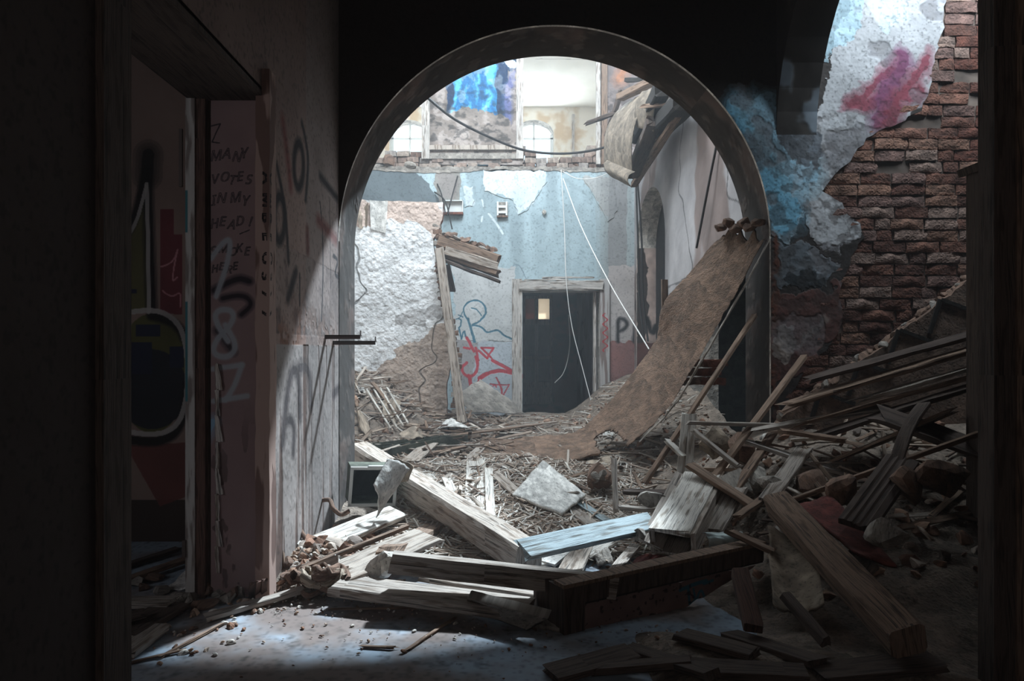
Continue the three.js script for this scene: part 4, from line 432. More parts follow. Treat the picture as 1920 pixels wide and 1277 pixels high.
for (const [q, m, l, o] of [
  [[[762, 828], [800, 826], [790, 802], [748, 812]], M.paper, 'crumpled sheet of paper on the metal channel', { curl: 0.06 }], [[[820, 806], [885, 803], [850, 788], [832, 792]], M.white, 'white torn sheet on the far heap before the leaning post', { curl: 0.05 }], [[[672, 800], [700, 836], [690, 790], [668, 760]], M.paper, 'brown curved sheet leaning on the jamb at left heap', { curl: 0.05 }], [[[716, 790], [742, 792], [752, 752], [718, 750]], M.paper, 'square of brown plasterboard standing on the left heap', {}], [[[668, 732], [685, 734], [682, 726], [670, 724]], M.white, 'small white scrap on top of the left heap', {}],
  [[[985, 1052], [1000, 1068], [1060, 1050], [1040, 1040]], M.white, 'whitish torn scrap under the tip of the heavy beam', {}], [[[1110, 1040], [1120, 1058], [1150, 1052], [1140, 1030]], M.stone, 'grey crumpled scrap before the boxed beam', { curl: 0.04 }], [[[1180, 1062], [1230, 1052], [1262, 1042], [1200, 1040]], M.redplaster, 'red painted scrap behind the cupboard front', {}], [[[1130, 818], [1148, 822], [1150, 812], [1136, 808]], M.white, 'white scrap under the notch of the ceiling slab', { curl: 0.03 }], [[[1098, 862], [1106, 884], [1148, 870], [1142, 858]], M.paper, 'curled brown sheet below the tip of the ceiling slab', { curl: 0.05 }], [[[850, 742], [880, 772], [985, 775], [900, 712]], M.stone, 'slumped grey plaster fan at the foot of the graffiti wall', { curl: 0.05, far: 1 }]])
  { const pts = q.map(([x, y], i) => o.far ? at(x, y, [11.6, 11.2, 11.4, 12.2][i]) : SP(x, y, 0.03 + 0.03 * (i > 1))); sheet('plaster_scrap', l, pts, m, { th: 0.012, jag: 0.03, n: 12, bump: 0.012, cat: 'scrap', ...o }); }
for (const [a, b, l] of [[[695, 842], [770, 832], 'bent grey metal channel lying nearest the left jamb on the heap'], [[725, 848], [830, 826], 'bent grey metal channel under the crumpled paper'], [[800, 828], [870, 822], 'bent grey metal channel on the heap right of the crumpled paper']]) timber('metal_channel', l, SP(...a, 0.06), SP(...b, 0.06), 0.14, 0.1, M.green, { cat: 'channel', rough: 0.002, jag: 0, sec: [[-0.07, -0.05], [0.07, -0.05], [0.07, 0.05], [0.06, 0.05], [0.06, -0.04], [-0.06, -0.04], [-0.06, 0.05], [-0.07, 0.05]] });
{ const c = SP(1125, 905, 0.1), t = thing('brick_lump', 'round lump of reddish brickwork below the tip of the ceiling slab', 'brickwork', c); chunk('core', '', V3(0, -0.05, 0), [0.17, 0.15, 0.13], M.rust, { parent: t, rough: 0.8 }); for (let k = 0; k < 5; k++) chunk('fragment', '', V3(Math.cos(k * 1.3) * 0.11, 0.02 + 0.05 * Math.sin(k * 2.2), 0.09), [0.06, 0.05, 0.05], k % 2 ? M.stone : M.rust, { parent: t, ry: k }); }
// ---------------------------------------------------------------- the tangle on the right
// boxed beam
{ const a = at(1252, 1010, 4.5), b = at(1312, 905, 5.25), t = thing('boxed_beam', 'broad pale boxed beam with a hollow end pointing at the cupboard front', 'beam', a); const L = (v) => v.clone().sub(a), d = b.clone().sub(a), up = V3(0, 1, 0), sx = d.clone().cross(up).normalize(), n = sx.clone().cross(d).normalize();
  const B = (nm, off, h, w, tt, m, roll = 0) => timber(nm, '', V3(0, 0, 0).addScaledVector(sx, off).addScaledVector(n, h), L(b).addScaledVector(sx, off).addScaledVector(n, h), w, tt, m, { parent: t, segs: 8, rough: 0.004, jag: 0.03, roll });
  B('top_board', 0.02, 0.06, 0.27, 0.03, M.pale); B('side_board', 0.17, -0.02, 0.03, 0.17, M.board); B('side_board', -0.1, -0.03, 0.03, 0.15, M.grey); B('bottom_board', 0.03, -0.1, 0.25, 0.02, M.grey); }
timber('floor_plank', 'bowed grey board leaning along the left side of the boxed beam', at(1222, 1020, 4.55), at(1285, 895, 5.3), 0.16, 0.03, M.grey, { bow: 0.03, roll: 0.35, segs: 10 });
timber('upright_board', 'pale upright board standing behind the boxed beam', at(1283, 892, 5.45), at(1292, 782, 5.6), 0.12, 0.03, M.pale, { cat: 'board', roll: 0.2, jag: 0.05 });
timber('upright_board', 'narrow grey stick standing upright left of the boxed beam', at(1155, 956, 5.3), at(1151, 862, 5.6), 0.045, 0.035, M.grey, { cat: 'post' });
for (const [a, b, w, m, l] of [
  [[1212, 900, 5.5], [1412, 596, 6.05], 0.05, M.brown, 'longest thin batten leaning up to the right jamb behind the ceiling slab'], [[1342, 890, 5.2], [1505, 672, 5.85], 0.06, M.brown, 'thin batten leaning up against the plastered pier right of the arch'], [[1376, 922, 5.0], [1458, 798, 5.5], 0.07, M.brown, 'reddish brown batten leaning toward the stair from the boxed beam'],
  [[1300, 876, 5.2], [1412, 948, 4.75], 0.1, M.brown, 'brown board crossing the upper end of the boxed beam'], [[1338, 992, 4.7], [1382, 918, 5.0], 0.14, M.grey, 'grey board standing right of the boxed beam'], [[1385, 968, 4.6], [1445, 925, 4.8], 0.06, M.brown, 'short dark batten right of the standing grey board'], [[1440, 935, 4.7], [1506, 845, 5.1], 0.12, M.grey, 'wide grey board leaning where the thin laths cross on the right'],
  [[1465, 945, 4.6], [1822, 818, 4.3], 0.05, M.brown, 'long thin lath running right to the dark wooden post'], [[1402, 828, 5.4], [1602, 895, 4.9], 0.1, M.paint, 'white painted moulding lying below the stair'], [[1296, 793, 5.5], [1452, 797, 5.4], 0.05, M.grey, 'splintered grey lath lying level across the leaning battens'], [[1306, 812, 5.4], [1375, 868, 5.2], 0.06, M.grey, 'short grey lath behind the upright board'], [[1255, 830, 5.6], [1275, 850, 5.5], 0.06, M.pale, 'stub of pale wood left of the upright board'],
  [[1375, 1000, 4.25], [1440, 1030, 4.1], 0.06, M.brown, 'short brown batten across the far end of the cupboard front'], [[1168, 952, 5.1], [1248, 958, 5.0], 0.07, M.grey, 'grey moulded strip lying left of the boxed beam'], [[1180, 922, 5.3], [1255, 925, 5.2], 0.14, M.dark, 'dark board lying in the hollow left of the boxed beam'], [[1210, 980, 4.75], [1237, 976, 4.75], 0.03, M.brown, 'small peg at the tip of the blue-grey plank']]) timber('batten', l, at(...a), at(...b), w, 0.03, m, { cat: 'batten', jag: 0.05 });
timber('broad_plank', 'dark furrowed plank standing in the shadow on the far right', at(1605, 985, 3.95), at(1690, 865, 4.4), 0.19, 0.05, M.dark, { sec: [[-0.095, -0.02], [0.095, -0.02], [0.095, 0.02], [0.06, 0.03], [0.05, 0.018], [0.02, 0.03], [0.01, 0.018], [-0.02, 0.03], [-0.03, 0.018], [-0.06, 0.03], [-0.095, 0.02]], roll: 0.2 });
timber('broad_plank', 'dark bent strip above the furrowed plank on the far right', at(1680, 870, 4.4), at(1732, 760, 4.7), 0.08, 0.03, M.dark, { bow: 0.05 });
timber('broad_plank', 'thick reddish beam running down to the lower right corner', at(1458, 945, 4.4), at(1700, 1200, 3.0), 0.16, 0.15, M.brown, { segs: 10, rough: 0.006, roll: 0.3 });
sheet('panel_sheet', 'grey warped panel beside the thick reddish beam', [at(1440, 985, 4.3), at(1448, 1130, 3.7), at(1545, 1130, 3.5), at(1520, 985, 4.2)], M.paper, { th: 0.02, curlV: -0.06, n: 14, cat: 'panel' });
sheet('panel_sheet', 'red painted panel lying right of the thick reddish beam', [at(1490, 945, 4.45), at(1610, 1040, 3.8), at(1680, 1060, 3.75), at(1560, 930, 4.4)], M.redplaster, { th: 0.02, n: 10, cat: 'panel' });
timber('short_post', 'short reddish post standing before the far end of the cupboard front', F(1412, 1212, 0.02).setY(0.12), at(1388, 1078, 3.75), 0.09, 0.07, M.red, { cat: 'post' });
timber('short_post', 'dark strut leaning in the shadow below the warped panel', at(1545, 1200, 3.2).setY(0.15), at(1475, 1120, 3.55), 0.05, 0.05, M.dark, { cat: 'post' });
for (const [a, b, w, l] of [[[1180, 1215], [1330, 1262], 0.1, 'dark board lying aslant below the middle of the torn panel'], [[1370, 1190], [1530, 1240], 0.12, 'dark board lying beside the foot of the short reddish post'], [[1120, 1255], [1290, 1240], 0.08, 'narrow dark batten at the bottom edge below the cupboard front'], [[1540, 1262], [1750, 1240], 0.16, 'dark board lying beyond the thick reddish beam at the bottom edge'], [[1040, 1262], [1180, 1225], 0.16, 'dark board lying flat at the bottom edge before the cupboard front'], [[1280, 1190], [1410, 1225], 0.12, 'dark board lying under the torn panel of the cupboard front'], [[1300, 1250], [1500, 1262], 0.14, 'dark board lying at the bottom edge right of the cupboard front']]) timber('floor_board', l, SP(...a, 0.03), SP(...b, 0.04), w, 0.03, M.dark, { cat: PL });
{ const rows = [[1560, 700, 5.2, 1822, 628, 4.8, 0.10, 'dark'], [1500, 752, 5.25, 1822, 655, 4.75, 0.13, 'brown'], [1640, 742, 5.0, 1822, 690, 4.7, 0.12, 'grey'], [1520, 790, 5.2, 1800, 712, 4.75, 0.16, 'brown'], [1580, 802, 5.0, 1822, 725, 4.65, 0.08, 'dark'], [1455, 800, 5.3, 1640, 768, 5.0, 0.08, 'grey'], [1490, 812, 5.1, 1560, 822, 4.9, 0.05, 'brown'], [1610, 845, 4.9, 1740, 790, 4.6, 0.18, 'brown'], [1690, 790, 4.7, 1815, 835, 4.4, 0.2, 'dark']], nm = ['topmost', 'second', 'third', 'fourth', 'fifth', 'sixth', 'seventh', 'eighth', 'lowest'];
  rows.forEach(([x, y, d, X, Y, D, w, m], k) => timber('stair_board', nm[k] + ' of the long splintered boards heaped below the stair', at(x, y, d), at(X, Y, D), w, 0.03, M[m], { jag: 0.22, rough: 0.01, cat: PL, roll: 0.35 - 0.13 * (k % 4), segs: 10, group: 'splintered boards below the stair' })); }
for (const [x, y, d, s, m, l, ry] of [[1345, 830, 5.7, [0.15, 0.17, 0.1], M.paper, 'upright grey block of rubble behind the leaning battens', 0.2], [1385, 838, 5.6, [0.13, 0.15, 0.1], M.rust, 'brown block of rubble right of the upright grey block', 0.5], [1380, 905, 5.15, [0.2, 0.13, 0.14], M.stone, 'big grey block of rubble between the crossing boards', 0.8], [1460, 905, 4.95, [0.16, 0.1, 0.12], M.stone, 'grey block of rubble behind the wide grey board', 0.3], [1418, 895, 5.2, [0.1, 0.1, 0.1], M.plaster, 'whitish lump between the reddish batten and the wide board', 1], [1520, 900, 4.8, [0.14, 0.1, 0.12], M.rust, 'brown rubble block under the white painted moulding', 0.6], [1580, 920, 4.5, [0.16, 0.12, 0.12], M.rust, 'dark rubble block left of the furrowed plank', 0.2], [1700, 905, 4.2, [0.16, 0.13, 0.13], M.rust, 'square brown block right of the furrowed plank', 0.9], [1770, 900, 4.1, [0.17, 0.12, 0.13], M.rust, 'dark block beside the wooden post on the right', 0.4], [1660, 1000, 3.8, [0.12, 0.1, 0.1], M.stone, 'dark block below the furrowed plank', 0.1], [1228, 935, 5.0, [0.12, 0.06, 0.1], M.stone, 'flat grey block left of the boxed beam', 0.5], [1200, 1000, 4.6, [0.06, 0.06, 0.05], M.stone, 'small grey stone beneath the tip of the blue-grey plank', 0.2], [1480, 1000, 4.4, [0.12, 0.1, 0.1], M.stone, 'grey rounded lump above the warped panel', 0.6]]) { const p = at(x, y, d); p.y -= s[1] * 0.6; chunk('rubble_block', l, p, s, m, { ry, rough: 0.35, cat: 'block' }); }
{ const t = thing('masonry_lump', 'ragged lump of red brickwork hanging behind the right edge of the ceiling slab', 'brickwork', at(1318, 722, 6.9)), r = rng(2); for (let k = 0; k < 9; k++) { const b = mesh('brick', chunkBrick(0.14 + r() * 0.06, 0.075, 0.12, 20 + k), k % 3 ? M.brick : M.rust, t); b.position.set(-0.1 + (k % 3) * 0.12 - 0.05 * (Math.floor(k / 3) % 2), 0.04 + Math.floor(k / 3) * 0.09, (r() - 0.5) * 0.05); b.rotation.z = (r() - 0.5) * 0.2; } }
sheet('metal_sheet', 'thin folded sheet of bright metal behind the cupboard front', [at(1318, 998, 4.4), at(1330, 1025, 4.3), at(1400, 1020, 4.3), at(1385, 998, 4.4)], M.metal, { th: 0.006, curl: 0.04, cat: 'metal' });
// ghost and stump of the stair along the brick wall
{ const t = thing('stair_stringer', 'plastered stair stringer sloping up along the brick wall with dark tread marks', 'stair', V3(2.45, 0, -5.9)), q = pz(5.75), o = ([x, y]) => [x - 2.45, y];
  const top = [[1466, 782], [1530, 738], [1600, 688], [1700, 616], [1822, 522], [1870, 486]].map(q), s = poly([...rag(top, 0.02, 0.06, 6), [top[5][0], 0], [top[0][0], 0]].map(o)); const g = new THREE.ExtrudeGeometry(s, { depth: 0.12, bevelEnabled: false }); g.translate(0, 0, 0.03);
  mesh('string_wall', g, [dusty(0x8a7468, 0.006), M.rust], t);
  for (const [x, y] of [[1575, 748], [1648, 692], [1722, 632], [1800, 575]]) { const [a, b] = o(q([x, y])); for (const [x0, x1, y0, y1, rz] of [[-0.17, 0.13, -0.015, 0.015, -0.35], [-0.02, 0.015, -0.3, 0, -0.3]]) { const m = mesh(rz === -0.35 ? 'tread_mark' : 'riser_mark', bx(x0, x1, y0, y1, 0.15, 0.166), M.black, t); m.position.set(rz === -0.35 ? a : a - 0.17, b + (rz === -0.35 ? 0 : 0.06), 0); m.rotation.z = rz; } }
  const r = rng(8); for (let k = 0; k < 46; k++) { const u = k / 46 * 4.99, i = Math.floor(u), f = u - i, x = mix(top[i][0], top[i + 1][0], f), y = mix(top[i][1], top[i + 1][1], f); chunk('edge_stone', '', V3(x - 2.45, y - 0.02, 0.06 + r() * 0.08), [0.03 + r() * 0.05, 0.02 + r() * 0.02, 0.03 + r() * 0.02], k % 4 ? M.rust : M.stone, { parent: t, rz: 0.6 + r() * 0.4, ry: r() }); } }
// near wooden posts on the right
{ const d = 4.35, t = thing('newel_post', 'dark wooden post with a slanted cap at the right of the stair', 'post', V3(at(1845, 660, d).x, 0, -d)), top = EYE + (CY - 318) * d / FOC; mesh('shaft', prism(rect(0.15, 0.15), top, { segs: 12, rough: 0.003, jag: 0 }).rotateX(-Math.PI / 2).translate(0, top / 2, 0), M.dark, t); const c = mesh('cap', bx(-0.1, 0.1, 0, 0.05, -0.1, 0.1), M.dark, t); c.position.y = top; c.rotation.z = 0.3; const p = mesh('inset_panel', bx(-0.05, 0.05, 0.4, top - 0.5, 0.074, 0.082), M.brown, t); }
{ const d = 2.9, x = at(1864, 660, d).x, t = thing('door_jamb', 'tall dark wooden jamb at the right edge of the view', 'jamb', V3(x, 0, -d)); mesh('casing', bx(0, 0.1, 0, 5, -0.1, 0), M.dark, t); mesh('panel', bx(0.1, 0.9, 0, 5, -0.12, -0.02), M.dark, t); mesh('bead', bx(0.09, 0.12, 0, 5, -0.02, 0.01), M.brown, t); }
// ---------------------------------------------------------------- the left doorway
{ const jInk = ink(380, 170, 520, 1130, 2, (g, st) => { g.fillStyle = '#171318'; const ln = (s, x, y, sz) => { let cx = x; g.save(); g.font = 'italic ' + sz + 'px sans-serif'; for (const [i, ch] of [...s].entries()) { g.save(); g.translate(cx, y + (i % 2 ? -3 : 2)); g.rotate(-0.12 + 0.1 * (i % 3)); g.strokeStyle = '#171318'; g.lineWidth = 1.2; g.strokeText(ch, 0, 0); g.restore(); cx += sz * (ch === ' ' ? 0.3 : ch === 'M' || ch === 'W' ? 0.85 : ch === 'I' ? 0.35 : 0.66); } g.restore(); };
    st([399, 238, 416, 234], '#171318', 2.2); st([416, 234, 400, 268], '#171318', 2.2); st([400, 268, 414, 270], '#171318', 2.2);
    ln('MANY', 396, 302, 26); ln('VOTES', 398, 345, 24); ln('IN MY', 398, 385, 26); ln('HEAD !', 396, 428, 24); ln('SMOKE', 396, 478, 22); ln('HERE', 398, 510, 20); st([452, 440, 470, 432], '#171318', 2);
    st([404, 545, 445, 520, 470, 528], '#17141a', 9, 4); st([420, 560, 455, 550, 478, 570, 455, 590], '#17141a', 7, 4); st([410, 620, 440, 660], '#2a262c', 8, 5);
    st([398, 486, 422, 452, 436, 450, 428, 500, 408, 556], '#9aa0a6', 8, 2); st([430, 640, 402, 600, 412, 580, 440, 582, 440, 605, 405, 640, 402, 665, 430, 672, 448, 650, 425, 610], '#9aa0a6', 9, 2); st([400, 692, 456, 684], '#9aa0a6', 8, 2); st([456, 684, 445, 720, 425, 750], '#9aa0a6', 8, 2); st([402, 752, 466, 742], '#9aa0a6', 8, 2); st([380, 830, 402, 790], '#7fa6c0', 12, 8); });
  const d = 4.2, jm = surf(-1.95, -0.05, 0.6, 3.2, 300, (x, y) => { const px = CX + x * FOC / d, py = CY - (y - EYE) * FOC / d, n = fbm(x * 6, y * 6, 4), g = fbm(x * 30, y * 1.5, 3); let c = mix3([0.56, 0.47, 0.46], [0.50, 0.41, 0.41], n); c = over([...c, 0], jInk(px, py)).slice(0, 3); const pe = ss(0.60, 0.63, fbm(x * 12, y * 5, 4)) * ss(1.3, 0.6, y); c = mix3(c, [0.34, 0.28, 0.27], pe * 0.8); return [...c, 0.6 - pe * 0.4 + 0.1 * g]; }, 0.008);
  const t = new THREE.Group(); t.name = 'door_3'; t.userData.kind = 'structure'; scene.add(t); const X = (px, dd = d) => (px - CX) * dd / FOC, e = (n, g, m) => struct(n, g, m, t);
  e('jamb_board', bx(X(398), X(488), 0, 3.07, -4.22, -4.18), jm); e('rebate', bx(X(390), X(398), 0, 3.07, -4.3, -4.19), M.dark); e('stop_board', bx(X(373), X(391), 0, 3.07, -4.2, -4.15), M.red); e('frame_edge', bx(X(356), X(373), 0, 3.05, -4.2, -4.14), surf(-2.1, 0, 0.4, 3.2, 200, (x, y) => { const n = fbm(x * 40, y * 4, 4); let c = mix3([0.72, 0.70, 0.68], [0.50, 0.46, 0.44], ss(0.5, 0.65, n)); if (x < X(360) && y > 1.2 && y < 2.6 && fbm(3, y * 3, 2) > 0.42) c = [0.25, 0.45, 0.48]; return [...c, n]; }));
  const cInk = ink(0, 1.2, 0.12, 2.7, 900, (g, st) => { }); const tx = document.createElement('canvas'); tx.width = 64; tx.height = 512; const g2 = tx.getContext('2d'); g2.translate(48, 20); g2.rotate(Math.PI / 2); g2.font = '52px sans-serif'; g2.strokeStyle = '#fff'; g2.lineWidth = 3; [...'AMBEOS//'].forEach((c, i) => g2.strokeText(c, i * 58, 4)); const td = g2.getImageData(0, 0, 64, 512).data;
  const post = surf(-1.6, 0, 0.3, 5, 260, (x, y) => { const n = fbm(x * 30, y * 2, 4), b = ss(0.52, 0.6, fbm(x * 14, y * 2 + 3, 4)); let c = mix3([0.66, 0.56, 0.52], [0.45, 0.35, 0.32], b); const u = (x - X(488)) / 0.072, v = (2.62 - y) / 1.05; if (u > 0 && u < 1 && v > 0 && v < 1) { const k = (Math.floor(v * 511) * 64 + Math.floor(u * 63)) * 4; if (td[k + 3] > 90) c = [0.1, 0.09, 0.1]; } return [...c, 0.6 - 0.4 * b]; }, 0.01);
  e('casing_post', jit(new THREE.BoxGeometry(0.085, 3.2, 0.12, 3, 40, 3), 0.006, 9).translate(-1.467, 1.6, -4.16), post); { const p = t.children[t.children.length - 1].geometry, a = p.attributes.position, u = p.attributes.uv; for (let i = 0; i < a.count; i++) u.setXY(i, a.getX(i) + a.getZ(i) + 4.1, a.getY(i)); }
  e('head_board', bx(-1.94, -1.47, 3.04, 3.09, -4.2, -2.6), M.dark); e('near_casing', bx(-1.5, -1.44, 0, 3.2, -2.62, -2.44), M.dark); e('near_jamb', bx(-1.92, -1.46, 0, 3.07, -2.63, -2.6), M.dark); e('door_hinge', bx(X(352), X(358), 0.26, 0.36, -4.14, -4.125), M.darkmetal); e('door_hinge', bx(X(346), X(352), 2.5, 2.85, -4.14, -4.125), M.darkmetal);
  // peeling strips of paint on the jamb
  for (let k = 0; k < 8; k++) { const y = 0.15 + k * 0.16; e('peeling_paint', sheetGeo(V3(X(408), y, -4.175), V3(X(416) + 0.02 * (k % 2), y, -4.165), V3(X(414), y + 0.16, -4.165), V3(X(406), y + 0.16, -4.175), { th: 0.003, jag: 0.02, n: 6, seed: k + 3 }), M.paint); } }
// clutter at the doorway
for (const [a, b, w, h, m, l] of [[[232, 1130], [320, 1128], 0.14, 0.05, M.grey, 'grey board end lying across the doorway sill'], [[228, 1190], [325, 1135], 0.2, 0.03, M.dark, 'wide dark board slanting across the doorway sill'], [[230, 1160], [262, 1152], 0.1, 0.08, M.dark, 'dark block of wood on the doorway sill boards'], [[230, 1090], [352, 1048], 0.07, 0.04, M.brown, 'thin brown lath in the left room behind the doorway'], [[240, 1060], [330, 1030], 0.06, 0.03, M.dark, 'dark lath deepest in the left room behind the doorway'], [[230, 1225], [290, 1180], 0.14, 0.02, M.grey, 'grey rounded board scrap at the near doorway casing']]) timber('floor_plank', l, F(...a, h), F(...b, h + 0.01), w, 0.03, m, { jag: 0.04 });
sheet('plaster_flake', 'bluish white triangle of plaster leaning behind the doorway frame', [F(312, 1102, 0.02), F(358, 1106, 0.01), at(360, 1062, 4.5), at(330, 1085, 4.6)], M.white, { th: 0.012, n: 8, cat: 'plaster' });
for (let k = 0; k < 13; k++) { const r = rng(300 + k), x = [392, 360, 415, 440, 345, 300, 270, 425, 330, 380, 450, 255, 290][k], y = [1118, 1130, 1116, 1122, 1124, 1112, 1106, 1130, 1140, 1138, 1120, 1098, 1090][k]; chunk('rubble_stone', 'broken piece of plaster rubble at the foot of the doorway jamb', F(x, y, 0.0), [0.04 + r() * 0.06, 0.025 + r() * 0.03, 0.04 + r() * 0.04], k % 3 ? M.stone : M.rust, { ry: r() * 6, cat: 'stone', group: 'rubble at the doorway jamb' }); }
for (let k = 0; k < 3; k++) timber('tile_shard', ['left', 'middle', 'right'][k] + ' of three reddish shards standing against the doorway post', F(470 + k * 12, 1122, 0.0), at(474 + k * 11, 1096 - k * 3, 4.02), 0.035, 0.015, M.red, { cat: 'shard', roll: 0.2 });
// ---------------------------------------------------------------- things in the hall behind
// white partition with its torn wallpaper
{ const D = 10.3, q = pz(D), pInk = ink(640, 360, 880, 800, 1.8, (g, st) => { g.fillStyle = '#e2e2e2'; g.fillRect(640, 360, 240, 440); g.fillStyle = '#c9b4a8'; g.beginPath(); rag([[660, 370], [835, 376], [830, 430], [815, 445], [790, 420], [760, 410], [720, 425], [700, 430], [660, 425]], 6, 8, 2).forEach(([x, y], i) => i ? g.lineTo(x, y) : g.moveTo(x, y)); g.fill(); g.globalAlpha = 0.75; g.fillStyle = '#a08877'; g.beginPath(); rag([[660, 720], [700, 690], [760, 640], [830, 610], [870, 640], [860, 800], [660, 800]], 10, 10, 5).forEach(([x, y], i) => i ? g.lineTo(x, y) : g.moveTo(x, y)); g.fill(); g.globalAlpha = 0.5; g.fillStyle = '#7f7a78'; g.beginPath(); rag([[740, 590], [830, 570], [830, 600], [780, 615], [740, 610]], 8, 8, 7).forEach(([x, y], i) => i ? g.lineTo(x, y) : g.moveTo(x, y)); g.fill(); g.globalAlpha = 1; });
  const pm = surf(-2.7, 0, 2.2, 4.2, 190, (x, y) => { const px = CX + x * FOC / D, py = CY - (y - EYE) * FOC / D, n = fbm(x * 4, y * 4, 5), m = fbm(x * 17, y * 17, 4), k = pInk(px + (n - 0.5) * 30, py + (n - 0.5) * 30) ?? [0.85, 0.84, 0.83]; const cr = ss(0.985, 0.995, ridge(x * 0.7, y * 0.7 + 4, 4)), pit = ss(0.5, 0.75, fbm(x * 26, y * 26, 4)); let c = [k[0], k[1], k[2]].map((v) => v * (1 - 0.12 * pit) * (1 - 0.35 * cr) * (0.85 + 0.3 * n)); return [...c, 0.5 * m + 0.4 * n - 0.3 * cr + 0.2]; }, 0.05);
  const t = thing('partition', 'white rough-plastered partition with torn wallpaper left of the leaning post', 'wall', V3(at(745, 0, D).x, 0, -D)), o = ([x, y]) => [x - t.position.x, y];
  const s = poly(rag([[640, 372], [690, 375], [760, 379], [830, 379], [832, 400], [822, 432], [812, 446], [818, 520], [832, 600], [846, 680], [838, 720], [836, 850], [640, 850]].map(q), 0.02, 0.1, 5).map(o)); const g = new THREE.ExtrudeGeometry(s, { depth: 0.16, bevelEnabled: false }); g.translate(0, 0, -0.16); const u = g.attributes.uv, p = g.attributes.position; for (let i = 0; i < u.count; i++) u.setXY(i, p.getX(i) + t.position.x, p.getY(i)); mesh('plaster_face', g, [pm, M.brick], t);
  mesh('wallpaper_strip', sheetGeo(...[[694, 376], [728, 378], [724, 438], [696, 430]].map((a) => { const w = o(q(a)); return V3(w[0], w[1], 0.03); }), { th: 0.004, jag: 0.003, bump: 0.001, curl: 0.02, n: 10, seed: 3 }), M.white, t).userData.label = 'white hanging strip';
  mesh('wallpaper_flap', sheetGeo(...[[670, 400], [692, 380], [690, 425], [676, 430]].map((a) => { const w = o(q(a)); return V3(w[0], w[1], 0.05); }), { th: 0.004, jag: 0.03, curl: 0.06, n: 8, seed: 9 }), M.paper, t);
  const r = rng(3); for (let k = 0; k < 34; k++) { const y = 0.6 + k * 0.085, px = 815 + 34 * ss(2.9, 1.2, y), b = mesh('brick', chunkBrick(0.1 + r() * 0.06, 0.07, 0.15, k + 4), k % 3 ? M.rust : M.stone, t); b.position.set((px - CX) * D / FOC - t.position.x + 0.05 + (r() - 0.5) * 0.05, y, -0.07); b.rotation.z = (r() - 0.5) * 0.2; } }
timber('leaning_post', 'long brown timber leaning at the right edge of the white partition', at(866, 782, 9.9).setY(0.5), at(824, 468, 10.1), 0.13, 0.1, M.board, { cat: 'post', segs: 12, rough: 0.008 });
timber('leaning_post', 'short dark stub of timber hanging beneath the broken lintel', at(848, 545, 10.4), at(838, 500, 10.4), 0.1, 0.1, M.dark, { cat: 'post' });
{ const t = thing('broken_lintel', 'broken brown lintel of boards and brickwork jutting from the white partition', 'lintel', at(828, 465, 10.2)), L = (a) => at(...a).sub(t.position);
  for (const [a, b, w, h, m] of [[[826, 452, 10.3], [930, 490, 10.25], 0.22, 0.2, M.brown], [[832, 478, 10.25], [931, 512, 10.2], 0.22, 0.1, M.brown], [[834, 490, 10.2], [932, 526, 10.15], 0.26, 0.035, M.dark], [[838, 470, 10.1], [928, 498, 10.1], 0.04, 0.12, M.board]]) timber('board', '', L(a), L(b), w, h, m, { parent: t, rough: 0.015, jag: 0.06, segs: 10 });
  for (let k = 0; k < 12; k++) chunk('brick_piece', '', L([832 + k * 8.3, 441 + k * 2.9, 10.25]), [0.06 + 0.02 * (k % 2), 0.035 + 0.015 * (k % 3), 0.09], k % 3 ? M.rust : M.stone, { parent: t, ry: k, rz: 0.3 }); }
{ const t = thing('meter_box', 'white wall box with its cover hanging open on the blue wall', 'box', at(850, 400, 12.36)); const e = (a, m, n) => mesh(n, bx(...a), m, t); e([-0.17, 0.17, 0, 0.22, -0.05, -0.02], M.enamel, 'back_plate'); e([-0.18, -0.165, -0.01, 0.22, -0.05, 0.07], M.enamel, 'side'); e([0.165, 0.18, -0.01, 0.22, -0.05, 0.07], M.enamel, 'side'); e([-0.18, 0.18, 0.21, 0.225, -0.05, 0.07], M.enamel, 'top'); e([-0.18, 0.18, -0.03, 0.01, -0.05, 0.08], M.brick, 'bottom_board'); }
{ const t = thing('fuse_board', 'small white fuse holder on the blue wall right of the open wall box', 'fitting', at(942, 406, 12.38)); const e = (a, m, n) => mesh(n, bx(...a), m, t); e([-0.1, 0.1, 0, 0.26, -0.01, 0.015], M.stone, 'back_plate'); e([-0.1, -0.07, 0, 0.26, 0.015, 0.06], M.enamel, 'rail'); e([0.06, 0.09, 0, 0.26, 0.015, 0.06], M.enamel, 'rail'); e([-0.07, 0.06, 0.05, 0.09, 0.015, 0.05], M.enamel, 'clip'); e([-0.07, 0.06, 0.15, 0.19, 0.015, 0.05], M.enamel, 'clip'); e([-0.1, 0.1, -0.02, 0.01, 0, 0.06], M.rust, 'foot'); }
chunk('mortar_lump', 'small whitish lump stuck on the blue wall right of the fuse holder', at(1020, 402, 12.36), [0.05, 0.06, 0.03], M.plaster, { cat: 'fitting' });
